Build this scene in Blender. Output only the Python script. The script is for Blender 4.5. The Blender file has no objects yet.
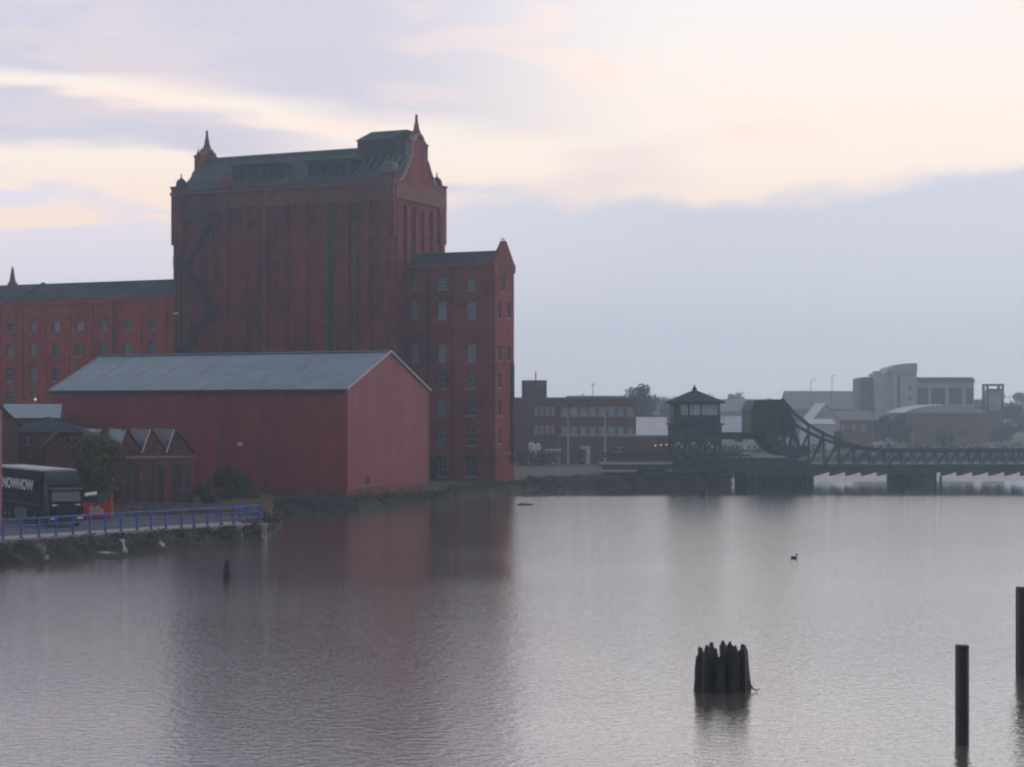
import bpy, bmesh, math, random
from mathutils import Vector, Matrix
R = math.radians
rng = random.Random(11)
S = bpy.context.scene
COL = S.collection

# ------------------------------------------------------------------ camera
F, H, HZ, CX = 1800.0, 9.5, 410.0, 512.0        # focal length in px, eye height over the water, horizon row
cam = bpy.data.cameras.new('camera')
cam.sensor_width = 36.0
cam.lens = 36.0 * F / 1024.0
cam.shift_y = (HZ - 383.5) / 1024.0
cam.clip_start = 0.5
cam.clip_end = 6000
co = bpy.data.objects.new('camera', cam)
COL.objects.link(co)
co.location = (0, 0, H)
co.rotation_euler = (R(90), 0, 0)
S.camera = co
S.render.resolution_x, S.render.resolution_y = 1024, 767
S.cycles.pixel_filter_type = 'BLACKMAN_HARRIS'
S.cycles.filter_width = 2.2
S.cycles.volume_bounces = 1
S.cycles.max_bounces = 8

# ------------------------------------------------------------------ sky
def lin(c):
    return tuple((v / 255 / 12.92) if v / 255 <= 0.04045 else ((v / 255 + 0.055) / 1.055) ** 2.4 for v in c)
world = bpy.data.worlds.new('World')
S.world = world
world.use_nodes = True
NT = world.node_tree
NT.nodes.clear()
class DSL:
    def __init__(s, nt): s.nt = nt
    def put(s, inp, v):
        if isinstance(v, bpy.types.NodeSocket): s.nt.links.new(v, inp)
        elif v is not None:
            if isinstance(v, (tuple, list)) and inp.type == 'RGBA' and len(v) == 3: v = (*v, 1)
            inp.default_value = v
    def math(s, op, a, b=None, c=None, clamp=False):
        n = s.nt.nodes.new('ShaderNodeMath'); n.operation = op; n.use_clamp = clamp
        s.put(n.inputs[0], a); s.put(n.inputs[1], b); s.put(n.inputs[2], c)
        return n.outputs[0]
    def smooth(s, x, lo, hi, a=0.0, b=1.0):
        n = s.nt.nodes.new('ShaderNodeMapRange'); n.interpolation_type = 'SMOOTHSTEP'
        s.put(n.inputs['Value'], x); s.put(n.inputs['From Min'], lo); s.put(n.inputs['From Max'], hi)
        s.put(n.inputs['To Min'], a); s.put(n.inputs['To Max'], b)
        return n.outputs['Result']
    def mix(s, f, a, b, blend='MIX'):
        n = s.nt.nodes.new('ShaderNodeMix'); n.data_type = 'RGBA'; n.blend_type = blend
        s.put(n.inputs['Factor'], f); s.put(n.inputs['A'], a) if False else s.put(n.inputs[6], a); s.put(n.inputs[7], b)
        return n.outputs[2]
    def noise(s, vec, scale, detail=4, rough=.55, dist=0.0):
        n = s.nt.nodes.new('ShaderNodeTexNoise')
        s.put(n.inputs['Vector'], vec); s.put(n.inputs['Scale'], scale); s.put(n.inputs['Detail'], detail)
        s.put(n.inputs['Roughness'], rough); s.put(n.inputs['Distortion'], dist)
        return n.outputs['Fac']
    def mapping(s, vec, scale=(1, 1, 1), rot=(0, 0, 0), loc=(0, 0, 0)):
        n = s.nt.nodes.new('ShaderNodeMapping')
        s.put(n.inputs['Vector'], vec); n.inputs['Scale'].default_value = scale
        n.inputs['Rotation'].default_value = rot; n.inputs['Location'].default_value = loc
        return n.outputs[0]
    def coord(s, kind='Object'):
        return s.nt.nodes.new('ShaderNodeTexCoord').outputs[kind]
    def xyz(s, v):
        n = s.nt.nodes.new('ShaderNodeSeparateXYZ'); s.put(n.inputs[0], v); return n.outputs
SUN_EL, SUN_AZ = R(7.0), R(78.0)                 # azimuth clockwise from the view direction (+Y)
D = DSL(NT)
gen = D.coord('Generated')
dx, dy, dz = D.xyz(gen)
sky = NT.nodes.new('ShaderNodeTexSky')
sky.sky_type = 'NISHITA'; sky.sun_disc = False
sky.sun_elevation = SUN_EL; sky.sun_rotation = SUN_AZ
n1 = D.noise(D.mapping(gen, (4.0, 4.0, 20.0), (0, R(5), 0), (3.1, 1.7, .4)), 1.0, 4, .5, .4)
n2 = D.noise(D.mapping(gen, (9, 9, 46), (0, R(7), 0), (7.3, 2.2, 5.1)), 1.0, 4, .5, .3)
n3 = D.noise(D.mapping(gen, (16, 16, 40), (0, R(-4), 0), (1.3, 9.2, 2.1)), 1.0, 5, .55, .2)
# open sky behind the cloud: cream, pinker low down, blue grey overhead
base = D.mix(D.smooth(dz, .10, .15), lin((218, 196, 182)), lin((217, 204, 194)))
base = D.mix(D.smooth(dz, .16, .24), base, lin((207, 203, 204)))
base = D.mix(D.smooth(dz, .32, .95), base, lin((178, 182, 198)))
# streaky mid-level cloud, denser to the left
left = D.smooth(dx, .12, -.20)
warp = D.math('ADD', D.math('MULTIPLY', D.math('SUBTRACT', n1, .5), .055), D.math('MULTIPLY', D.math('SUBTRACT', n2, .5), .03))
q1 = D.math('ADD', D.math('ADD', dz, D.math('MULTIPLY', dx, .10)), warp)
cA = D.math('MULTIPLY', D.smooth(q1, .143, .163), D.smooth(dx, .10, -.10))
cB = D.math('MULTIPLY', D.math('MULTIPLY', D.smooth(q1, .106, .118), D.smooth(q1, .146, .136)), D.smooth(dx, -.06, -.16))
cN = D.math('MULTIPLY', D.smooth(D.math('ADD', D.math('MULTIPLY', n1, .6), D.math('MULTIPLY', n2, .4)), .50, .66), D.smooth(dx, .35, -.1, .35, .75))
cm = D.math('MAXIMUM', D.math('MAXIMUM', cA, cB), cN)
c1 = D.mix(D.math('MULTIPLY', cm, .9), base, lin((173, 170, 185)))
pk = D.math('MULTIPLY', D.smooth(n2, .5, .66), .5)
c1 = D.mix(D.math('MULTIPLY', pk, D.math('SUBTRACT', 1.0, D.math('MULTIPLY', cm, .6))), c1, lin((228, 198, 184)))
# low bank of cloud over the horizon
edge = D.math('ADD', dz, D.math('MULTIPLY', D.math('SUBTRACT', n3, .5), .030))
edge = D.math('SUBTRACT', edge, D.math('MULTIPLY', D.smooth(dx, .13, .28), .018))
edge = D.math('SUBTRACT', edge, D.math('MULTIPLY', D.math('MULTIPLY', left, D.math('SUBTRACT', n1, .48)), .22))
bank = D.smooth(edge, .119, .107)
bcol = D.mix(left, lin((177, 177, 189)), lin((197, 190, 200)))
bcol = D.mix(D.smooth(dz, .09, .0), bcol, lin((177, 178, 189)))
c2 = D.mix(bank, c1, bcol)
# the half of the sky behind the viewer is the dusk side
back = D.smooth(dy, .75, -.35)
c2 = D.mix(back, c2, D.mix(1.0, c2, (.36, .355, .40), 'MULTIPLY'))
big = D.mix(1.0, c2, (10, 10, 10), 'MULTIPLY')
tot = D.mix(.93, sky.outputs[0], big)
bg = NT.nodes.new('ShaderNodeBackground'); bg.inputs['Strength'].default_value = .1
D.put(bg.inputs['Color'], tot)
wo = NT.nodes.new('ShaderNodeOutputWorld'); NT.links.new(bg.outputs[0], wo.inputs['Surface'])

sl = bpy.data.lights.new('sun', 'SUN'); sl.energy = .25; sl.angle = R(20); sl.color = (1, .95, .93)
so = bpy.data.objects.new('sun', sl); COL.objects.link(so)
sd = Vector((math.sin(SUN_AZ) * math.cos(SUN_EL), math.cos(SUN_AZ) * math.cos(SUN_EL), math.sin(SUN_EL)))
so.rotation_euler = sd.to_track_quat('Z', 'Y').to_euler()
so.location = (200, 50, 120)
vs = S.view_settings
vs.view_transform = 'Standard'; vs.look = 'None'; vs.exposure = .78; vs.gamma = 1; vs.use_curve_mapping = False

# ------------------------------------------------------------------ materials
def pmat(name):
    m = bpy.data.materials.new(name); m.use_nodes = True
    return m, DSL(m.node_tree), m.node_tree.nodes['Principled BSDF']
def mat(name, col, rough=.8, var=.3, scale=1.5, col2=None, streak=0.0, bump=0.0, metal=0.0, fine=8.0, spec=.5):
    m, d, b = pmat(name)
    oc = d.coord('Object')
    a = d.noise(oc, scale, 6, .6)
    c_lo = tuple(v * (1 - var) for v in col)
    c_hi = tuple(min(1, v * (1 + var)) for v in col)
    c = d.mix(d.smooth(a, .3, .7), c_lo, c_hi)
    f = d.noise(oc, scale * fine, 4, .6)
    c = d.mix(d.math('MULTIPLY', d.smooth(f, .35, .7), var), c, tuple(v * .55 for v in col))
    if col2:
        p = d.noise(d.mapping(oc, (1, 1, .6), loc=(5, 3, 1)), scale * .5, 5, .6)
        c = d.mix(d.smooth(p, .52, .66, 0, .8), c, col2)
    if streak:
        st = d.noise(d.mapping(oc, (1.4, 1.4, .05), loc=(2, 8, 3)), 1.0, 5, .6)
        c = d.mix(d.smooth(st, .5, .72, 0, streak), c, tuple(v * .4 for v in col))
    d.put(b.inputs['Base Color'], c)
    b.inputs['Roughness'].default_value = rough
    b.inputs['Metallic'].default_value = metal
    b.inputs['Specular IOR Level'].default_value = spec
    if bump:
        bn = d.nt.nodes.new('ShaderNodeBump'); bn.inputs['Strength'].default_value = .8; bn.inputs['Distance'].default_value = bump
        d.put(bn.inputs['Height'], f); d.put(b.inputs['Normal'], bn.outputs[0])
    return m
def brick_mat(name, col, dark, streak=.6, algae=None):
    m, d, b = pmat(name)
    oc = d.coord('Object')
    x, y, z = d.xyz(oc)
    comb = d.nt.nodes.new('ShaderNodeCombineXYZ')
    d.put(comb.inputs[0], d.math('ADD', x, y)); d.put(comb.inputs[1], z)
    bt = d.nt.nodes.new('ShaderNodeTexBrick')
    d.put(bt.inputs['Vector'], comb.outputs[0]); bt.inputs['Scale'].default_value = 1
    bt.inputs['Brick Width'].default_value = .23; bt.inputs['Row Height'].default_value = .075; bt.inputs['Mortar Size'].default_value = .008
    bt.inputs['Color1'].default_value = (*col, 1); bt.inputs['Color2'].default_value = (*[v * .72 for v in col], 1)
    bt.inputs['Mortar'].default_value = (*[v * .6 + .04 for v in col], 1)
    a = d.noise(oc, .22, 6, .7)
    c = d.mix(d.smooth(a, .42, .60, 0, .85), bt.outputs['Color'], dark)
    g = d.noise(d.mapping(oc, loc=(9, 4, 2)), 1.3, 5, .6)
    c = d.mix(d.smooth(g, .48, .66, 0, .6), c, tuple(min(1, v * 1.35) for v in col))
    st = d.noise(d.mapping(oc, (1.1, 1.1, .045), loc=(2, 8, 3)), 1.0, 5, .62)
    c = d.mix(d.smooth(st, .48, .70, 0, streak), c, tuple(v * .7 for v in dark))
    if algae:                                      # green run-off below leaking outlets
        for (u, w, zt) in algae:
            du = d.math('ABSOLUTE', d.math('SUBTRACT', d.math('ADD', x, d.math('MULTIPLY', d.math('SUBTRACT', g, .5), .8)), u))
            k = d.math('MULTIPLY', d.smooth(du, w, w * .25), d.smooth(z, zt + 1, zt - 1.5))
            k = d.math('MULTIPLY', k, d.smooth(st, .3, .62, .35, 1))
            c = d.mix(d.math('MULTIPLY', k, .9), c, (.10, .145, .04))
    d.put(b.inputs['Base Color'], c)
    b.inputs['Roughness'].default_value = .9
    b.inputs['Specular IOR Level'].default_value = .2
    return m
def leaf_mat(name, c1, c2, c3):
    m, d, b = pmat(name)
    oc = d.coord('Object')
    geo = d.nt.nodes.new('ShaderNodeNewGeometry')
    c = d.mix(d.smooth(d.noise(oc, .9, 4), .4, .62), c1, c2)
    c = d.mix(d.smooth(geo.outputs['Random Per Island'], .55, 1, 0, .8), c, c3)
    d.put(b.inputs['Base Color'], c)
    b.inputs['Roughness'].default_value = .75
    b.inputs['Specular IOR Level'].default_value = .2
    return m
def glow(name, col, s):
    m, d, b = pmat(name)
    d.put(b.inputs['Base Color'], col); d.put(b.inputs['Emission Color'], col); b.inputs['Emission Strength'].default_value = s
    return m
M = {}
M['brick'] = brick_mat('old_red_brick', (.29, .050, .042), (.12, .034, .036), .55, None)
M['brick_wing'] = brick_mat('wing_red_brick', (.50, .085, .038), (.30, .060, .036), .35)
M['brick_low'] = brick_mat('low_brick', (.24, .085, .06), (.13, .06, .05), .4)
M['brick_far'] = brick_mat('far_brick', (.20, .085, .065), (.13, .065, .055), .2)
M['slate'] = mat('slate', (.036, .048, .058), .9, .3, .6, (.06, .078, .085), .25, spec=.12)
M['slate_green'] = mat('mossy_slate', (.06, .092, .09), .9, .35, .5, (.06, .105, .078), .3, spec=.15)
M['loft_dark'] = mat('tarred_boards', (.032, .042, .042), .7, .3, .8, None, .3)
M['lead'] = mat('lead_sheet', (.13, .17, .165), .55, .3, .8, (.09, .13, .10), .3)
M['stone'] = mat('stone_coping', (.30, .27, .25), .85, .3, 1)
M['terracotta'] = mat('terracotta', (.20, .065, .05), .8, .3, 1.2)
M['black_iron'] = mat('black_iron', (.022, .022, .026), .6, .4, 3)
M['rusty_iron'] = mat('rusty_iron', (.085, .034, .034), .8, .4, 2)
M['steel_blue'] = mat('grey_blue_painted_steel', (.055, .082, .098), .8, .35, 1.2, (.075, .08, .085), .3)
M['counter'] = mat('counterweight_paint', (.055, .042, .052), .7, .35, .8, (.07, .045, .045), .4)
M['timber_dark'] = mat('wet_black_timber', (.016, .014, .013), .6, .5, 6, (.04, .033, .028), .4, .01)
M['timber_grey'] = mat('grey_timber', (.08, .075, .072), .85, .35, 2, None, .4)
M['white'] = mat('white_paint', (.75, .75, .76), .6, .12, 2, None, .2)
M['offwhite'] = mat('pale_paint', (.45, .47, .49), .7, .15, 1, None, .25)
M['concrete'] = mat('concrete', (.30, .29, .27), .9, .25, 1.2, (.18, .17, .15), .4)
M['asphalt'] = mat('asphalt', (.06, .06, .063), .85, .25, 1.0, (.085, .085, .088))
M['path_mat'] = mat('pale_paving', (.36, .35, .34), .85, .15, 1.5)
M['rail_blue'] = mat('blue_railing_paint', (.05, .125, .46), .5, .2, 3, (.04, .08, .26))
M['red_plastic'] = mat('red_paint', (.68, .018, .016), .45, .15, 2)
M['black_plastic'] = mat('black_plastic', (.015, .015, .018), .45, .2, 3)
M['truck_black'] = mat('truck_black', (.008, .007, .009), .55, .2, 3, spec=.15)
M['curtain'] = mat('curtain_side', (.006, .004, .006), .8, .25, 1.4, spec=.1)
M['tyre'] = mat('tyre', (.013, .013, .014), .9, .2, 4)
M['rim'] = mat('rim', (.35, .35, .36), .4, .2, 4, metal=.6)
M['lettering'] = mat('white_lettering', (.72, .72, .76), .6, .05, 2)
M['lamp_glass'] = mat('lamp_glass', (.75, .76, .78), .15, .05, 2)
M['pale_post'] = mat('rusty_pink_paint', (.45, .22, .18), .7, .2, 3)
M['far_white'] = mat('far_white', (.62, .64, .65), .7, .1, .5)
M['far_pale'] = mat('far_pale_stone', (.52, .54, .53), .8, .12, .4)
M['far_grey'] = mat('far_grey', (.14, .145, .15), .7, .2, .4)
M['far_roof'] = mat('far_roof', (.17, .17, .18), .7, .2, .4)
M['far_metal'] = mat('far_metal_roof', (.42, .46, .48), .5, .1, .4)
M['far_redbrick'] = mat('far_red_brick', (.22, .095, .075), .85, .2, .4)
M['earth'] = mat('ground_earth', (.075, .068, .052), .95, .35, .25, (.06, .075, .035))
M['bank_earth'] = mat('muddy_bank', (.045, .042, .034), .9, .4, .7, (.05, .055, .03), .3)
M['leaf_yellow'] = leaf_mat('autumn_leaf', (.085, .09, .02), (.16, .125, .028), (.22, .16, .04))
M['leaf_dark'] = leaf_mat('dark_leaf', (.04, .056, .028), (.062, .08, .034), (.09, .10, .04))
M['leaf_far'] = leaf_mat('far_leaf', (.09, .10, .07), (.12, .125, .085), (.14, .14, .10))  # leaves lightened: part of the distance haze is put into this colour
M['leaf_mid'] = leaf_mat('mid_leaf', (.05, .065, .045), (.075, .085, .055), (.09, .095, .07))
M['scrub'] = leaf_mat('bank_scrub_leaf', (.05, .055, .028), (.075, .068, .035), (.11, .095, .05))
M['grass'] = leaf_mat('dry_grass', (.24, .20, .08), (.17, .16, .06), (.32, .26, .12))
M['bark'] = mat('bark', (.06, .05, .042), .95, .3, 3)
M['feather'] = mat('white_feather', (.75, .76, .78), .8, .08, 4)
M['feather_grey'] = mat('grey_feather', (.30, .32, .35), .8, .1, 4)
M['feather_dark'] = mat('dark_feather', (.03, .028, .025), .7, .2, 6)
M['rag'] = mat('white_plastic_rubbish', (.45, .47, .49), .6, .2, 3)
M['sodium'] = glow('sodium_lamp', (1, .55, .22), .8)
M['headlight_off'] = M['lamp_glass']
def glass(name, col, rough=.12):
    return mat(name, col, rough, .25, .7, spec=.7)
GL = [glass('glass_dark', (.03, .04, .05)), glass('glass_mid', (.10, .13, .155)), glass('glass_pale', (.20, .25, .285)), glass('glass_white', (.40, .47, .50))]
M['frame'] = mat('window_frame', (.30, .33, .36), .7, .15, 3)
M['far_glass'] = glass('far_glass', (.33, .40, .45))
M['far_glass_dark'] = glass('far_glass_dark', (.05, .065, .08))
def clad_mat(name, col, pitch, axis, rough, dirt=.35):
    m, d, b = pmat(name)
    oc = d.coord('Object'); x, y, z = d.xyz(oc)
    w = d.math('SINE', d.math('MULTIPLY', (x, y)[axis], 2 * math.pi / pitch))
    a = d.noise(oc, .35, 6, .6)
    c = d.mix(d.smooth(a, .35, .7), tuple(v * .82 for v in col), tuple(v * 1.12 for v in col))
    # sheets differ slightly from one another
    sh = d.nt.nodes.new('ShaderNodeTexWhiteNoise'); sh.noise_dimensions = '1D'
    d.put(sh.inputs['W'], d.math('FLOOR', d.math('DIVIDE', (x, y)[axis], 1.05)))
    c = d.mix(d.math('MULTIPLY', sh.outputs['Value'], .26), c, tuple(v * .6 for v in col))
    st = d.noise(d.mapping(oc, (1.2, 1.2, .06)), 1.0, 5, .6)
    c = d.mix(d.smooth(st, .5, .75, 0, dirt), c, tuple(v * .5 for v in col))
    lap = d.math('LESS_THAN', d.math('ABSOLUTE', d.math('SUBTRACT', d.math('MODULO', z, 3.4), 1.7)), .05)
    c = d.mix(d.math('MULTIPLY', lap, .35), c, tuple(v * .4 for v in col))
    d.put(b.inputs['Base Color'], c); b.inputs['Roughness'].default_value = rough
    bn = d.nt.nodes.new('ShaderNodeBump'); bn.inputs['Strength'].default_value = .6; bn.inputs['Distance'].default_value = .035
    d.put(bn.inputs['Height'], w); d.put(b.inputs['Normal'], bn.outputs[0])
    return m
M['clad_red'] = clad_mat('red_cladding', (.31, .032, .038), .33, 0, .6)
M['clad_red_end'] = clad_mat('red_cladding_end', (.29, .046, .062), .33, 1, .6)  # same cladding, pinker than the front: the lit end's tint is in the colour
M['clad_roof'] = clad_mat('grey_sheet_roof', (.17, .27, .325), .33, 0, .5, .3)
M['skylight'] = mat('yellowed_skylight_sheet', (.20, .245, .235), .5, .2, 1)

# ------------------------------------------------------------------ helpers
class MB:
    def __init__(s): s.v = []; s.f = []
    def add(s, vs, fs):
        n = len(s.v); s.v += [tuple(p) for p in vs]; s.f += [[i + n for i in f] for f in fs]; return s
    def box(s, x0, x1, y0, y1, z0, z1):
        return s.add([(x0, y0, z0), (x1, y0, z0), (x1, y1, z0), (x0, y1, z0), (x0, y0, z1), (x1, y0, z1), (x1, y1, z1), (x0, y1, z1)],
                     [(3, 2, 1, 0), (4, 5, 6, 7), (0, 1, 5, 4), (1, 2, 6, 5), (2, 3, 7, 6), (3, 0, 4, 7)])
    def prism(s, pts, vec):
        n = len(pts); vec = Vector(vec)
        a = [Vector(p) for p in pts]; b = [p + vec for p in a]
        return s.add(a + b, [list(range(n))[::-1], list(range(n, 2 * n))] + [(i, (i + 1) % n, n + (i + 1) % n, n + i) for i in range(n)])
    def beam(s, p, q, w, h=None, up=(0, 0, 1)):
        p = Vector(p); q = Vector(q); h = h or w
        t = (q - p).normalized(); u = Vector(up)
        if abs(t.dot(u)) > .98: u = Vector((0, 1, 0))
        a = t.cross(u).normalized() * w / 2; b = a.cross(t).normalized() * h / 2
        return s.add([p - a - b, p + a - b, p + a + b, p - a + b, q - a - b, q + a - b, q + a + b, q - a + b],
                     [(3, 2, 1, 0), (4, 5, 6, 7), (0, 1, 5, 4), (1, 2, 6, 5), (2, 3, 7, 6), (3, 0, 4, 7)])
    def tube(s, pts, rad, n=8):
        pts = [Vector(p) for p in pts]; rad = rad if isinstance(rad, (list, tuple)) else [rad] * len(pts)
        vs = []; fs = []
        for i, p in enumerate(pts):
            t = (pts[min(i + 1, len(pts) - 1)] - pts[max(i - 1, 0)]).normalized()
            u = Vector((0, 0, 1)) if abs(t.z) < .9 else Vector((1, 0, 0))
            a = t.cross(u).normalized(); b = a.cross(t)
            for k in range(n):
                an = 2 * math.pi * k / n
                vs.append(p + (a * math.cos(an) + b * math.sin(an)) * rad[i])
        for i in range(len(pts) - 1):
            for k in range(n):
                fs.append((i * n + k, i * n + (k + 1) % n, (i + 1) * n + (k + 1) % n, (i + 1) * n + k))
        fs.append(tuple(range(n))[::-1]); fs.append(tuple(range((len(pts) - 1) * n, len(pts) * n)))
        return s.add(vs, fs)
    def lathe(s, c, prof, n=12, sx=1.0, sy=1.0):
        c = Vector(c); vs = []; fs = []
        for r, z in prof:
            for k in range(n):
                an = 2 * math.pi * (k + .5) / n
                vs.append(c + Vector((math.cos(an) * r * sx, math.sin(an) * r * sy, z)))
        for i in range(len(prof) - 1):
            for k in range(n):
                fs.append((i * n + k, i * n + (k + 1) % n, (i + 1) * n + (k + 1) % n, (i + 1) * n + k))
        fs.append(tuple(range(n))[::-1]); fs.append(tuple(range((len(prof) - 1) * n, len(prof) * n)))
        return s.add(vs, fs)
    def leaves(s, c, rad, n, size, fill=.35):
        c = Vector(c)
        for _ in range(n):
            while True:
                p = Vector((rng.uniform(-1, 1), rng.uniform(-1, 1), rng.uniform(-1, 1)))
                if fill < p.length < 1: break
            q = c + Vector((p.x * rad[0], p.y * rad[1], p.z * rad[2]))
            a = Vector((rng.gauss(0, 1), rng.gauss(0, 1), rng.gauss(0, 1))).normalized()
            b = a.orthogonal().normalized(); b = Matrix.Rotation(rng.uniform(0, 6.28), 3, a) @ b
            e = a.cross(b); k = size * rng.uniform(.55, 1.3)
            s.add([q - b * k, q + e * k * .45, q + b * k, q - e * k * .45], [(0, 1, 2, 3)])
        return s
    def build(s, name, m, parent=None, smooth=False):
        me = bpy.data.meshes.new(name); me.from_pydata(s.v, [], s.f); me.update()
        bm = bmesh.new(); bm.from_mesh(me); bmesh.ops.recalc_face_normals(bm, faces=bm.faces); bm.to_mesh(me); bm.free()
        if smooth:
            me.polygons.foreach_set('use_smooth', [True] * len(me.polygons))
        me.materials.append(M[m] if isinstance(m, str) else m)
        o = bpy.data.objects.new(name, me); COL.objects.link(o)
        if parent is not None: o.parent = parent
        return o
def tag(o, label=None, cat=None, group=None, kind=None):
    if label: o['label'] = label
    if cat: o['category'] = cat
    if group: o['group'] = group
    if kind: o['kind'] = kind
    return o
def thing(name, label, cat, loc=(0, 0, 0), rz=0.0, group=None):
    o = bpy.data.objects.new(name, None); COL.objects.link(o)
    o.location = loc; o.rotation_euler = (0, 0, rz); o.empty_display_size = .5
    return tag(o, label, cat, group)
def struct(name, mb, m, kind='structure'):
    return tag(mb.build(name, m), kind=kind)
def X(px, Y): return (px - CX) * Y / F
def Z(py, Y): return H + (HZ - py) * Y / F
def G(px, py, z=0.0):                              # where the sight line meets the level z
    Y = (H - z) * F / (py - HZ); return (X(px, Y), Y, z)
class Frame:                                       # a rotated site grid: u along a facade, v into depth
    def __init__(s, o, rz): s.o = o; s.rz = rz; s.U = (math.cos(rz), math.sin(rz)); s.V = (-math.sin(rz), math.cos(rz))
    def u(s, px, v=0.0):
        k = (px - CX) / F
        x0, y0 = s.o[0] + v * s.V[0], s.o[1] + v * s.V[1]
        return (k * y0 - x0) / (s.U[0] - k * s.U[1])
    def Y(s, u, v): return s.o[1] + u * s.U[1] + v * s.V[1]
    def z(s, py, u, v=0.0): return Z(py, s.Y(u, v))
def wall_open(mb, m, a0, a1, z0, z1, ops, depth=.28):
    """a wall sheet with real openings; m(a, z, d) maps to 3-D, d into the wall. ops: (a0,a1,z0,z1)"""
    As = sorted({a0, a1, *[o[0] for o in ops], *[o[1] for o in ops]}); Zs = sorted({z0, z1, *[o[2] for o in ops], *[o[3] for o in ops]})
    for i in range(len(As) - 1):
        for j in range(len(Zs) - 1):
            ca, cz = (As[i] + As[i + 1]) / 2, (Zs[j] + Zs[j + 1]) / 2
            if any(o[0] < ca < o[1] and o[2] < cz < o[3] for o in ops): continue
            mb.add([m(As[i], Zs[j], 0), m(As[i + 1], Zs[j], 0), m(As[i + 1], Zs[j + 1], 0), m(As[i], Zs[j + 1], 0)], [(0, 1, 2, 3)])
    for (p, q, r, t) in ops:
        for (A, B) in (((p, r), (q, r)), ((q, r), (q, t)), ((q, t), (p, t)), ((p, t), (p, r))):
            mb.add([m(*A, 0), m(*B, 0), m(*B, depth + .1), m(*A, depth + .1)], [(0, 1, 2, 3)])
def mbox(mb, m, a0, a1, z0, z1, d0, d1):
    c = [(a0, z0), (a1, z0), (a1, z1), (a0, z1)]
    vs = [m(a, z, d0) for a, z in c] + [m(a, z, d1) for a, z in c]
    mb.add(vs, [(3, 2, 1, 0), (4, 5, 6, 7), (0, 1, 5, 4), (1, 2, 6, 5), (2, 3, 7, 6), (3, 0, 4, 7)])
def window(parent, m, op, g, arch=0.0, fm='frame', bars=(1, 2), arch_mat='brick', depth=.28, name='window'):
    a0, a1, z0, z1 = op
    w = MB(); mbox(w, m, a0 + .003, a1 - .003, z0 + .003, z1 - .003, depth, depth + .05)
    wo_ = w.build(name, g, parent)
    fr = MB(); t = .07
    for (p, q, r, s_) in ((a0 + .004, a0 + t, z0 + .004, z1 - .004), (a1 - t, a1 - .004, z0 + .004, z1 - .004), (a0 + t, a1 - t, z1 - t, z1 - .004), (a0 + t, a1 - t, z0 + .004, z0 + t)):
        mbox(fr, m, p, q, r, s_, depth - .06, depth - .004)
    for k in range(bars[0]):
        a = a0 + (a1 - a0) * (k + 1) / (bars[0] + 1); mbox(fr, m, a - .025, a + .025, z0 + t, z1 - t, depth - .05, depth - .005)
    for k in range(bars[1]):
        z = z0 + (z1 - z0) * (k + 1) / (bars[1] + 1); mbox(fr, m, a0 + t, a1 - t, z - .03, z + .03, depth - .055, depth - .006)
    fr.build('frame', fm, wo_)
    sl_ = MB(); mbox(sl_, m, a0 - .1, a1 + .1, z0 - .14, z0 - .004, -.08, .2); sl_.build('sill', 'stone', wo_)
    if arch:
        ar = MB(); n = 8; c = (a0 + a1) / 2; hw = (a1 - a0) / 2
        for sgn in (-1, 1):
            pts = [(c + sgn * hw, z1)]
            for k in range(n + 1):
                f = k / n; pts.append((c + sgn * hw * (1 - f), z1 - arch + arch * math.sqrt(max(0, 1 - (1 - f) ** 2))))
            A = [m(a, z, .004) for a, z in pts]; B = [m(a, z, depth - .07) for a, z in pts]
            k = len(pts)
            ar.add(A + B, [list(range(k)), list(range(k, 2 * k))[::-1]] + [(i, (i + 1) % k, k + (i + 1) % k, k + i) for i in range(k)])
        ar.build('arch', arch_mat, wo_)
    return wo_
def text_mesh(s, name, m, parent, origin, xdir, up, width, height, depth=.012, bold=0.0):
    cu = bpy.data.curves.new(name, 'FONT'); cu.body = s; cu.size = 1; cu.extrude = .02; cu.offset = bold
    tmp = bpy.data.objects.new(name + '_curve', cu); COL.objects.link(tmp)
    bpy.context.view_layer.update()
    dg = bpy.context.evaluated_depsgraph_get()
    me = bpy.data.meshes.new_from_object(tmp.evaluated_get(dg)); bpy.data.objects.remove(tmp)
    xs = [v.co.x for v in me.vertices]; ys = [v.co.y for v in me.vertices]
    xd = Vector(xdir).normalized(); ud = Vector(up).normalized(); nd = xd.cross(ud)
    for v in me.vertices:
        a = (v.co.x - min(xs)) / (max(xs) - min(xs)) * width; b = (v.co.y - min(ys)) / (max(ys) - min(ys)) * height
        d = depth if v.co.z > 0 else 0
        v.co = Vector(origin) + xd * a + ud * b + nd * d
    me.materials.clear(); me.materials.append(M[m])
    o = bpy.data.objects.new(name, me); COL.objects.link(o); o.parent = parent
    return o

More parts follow.
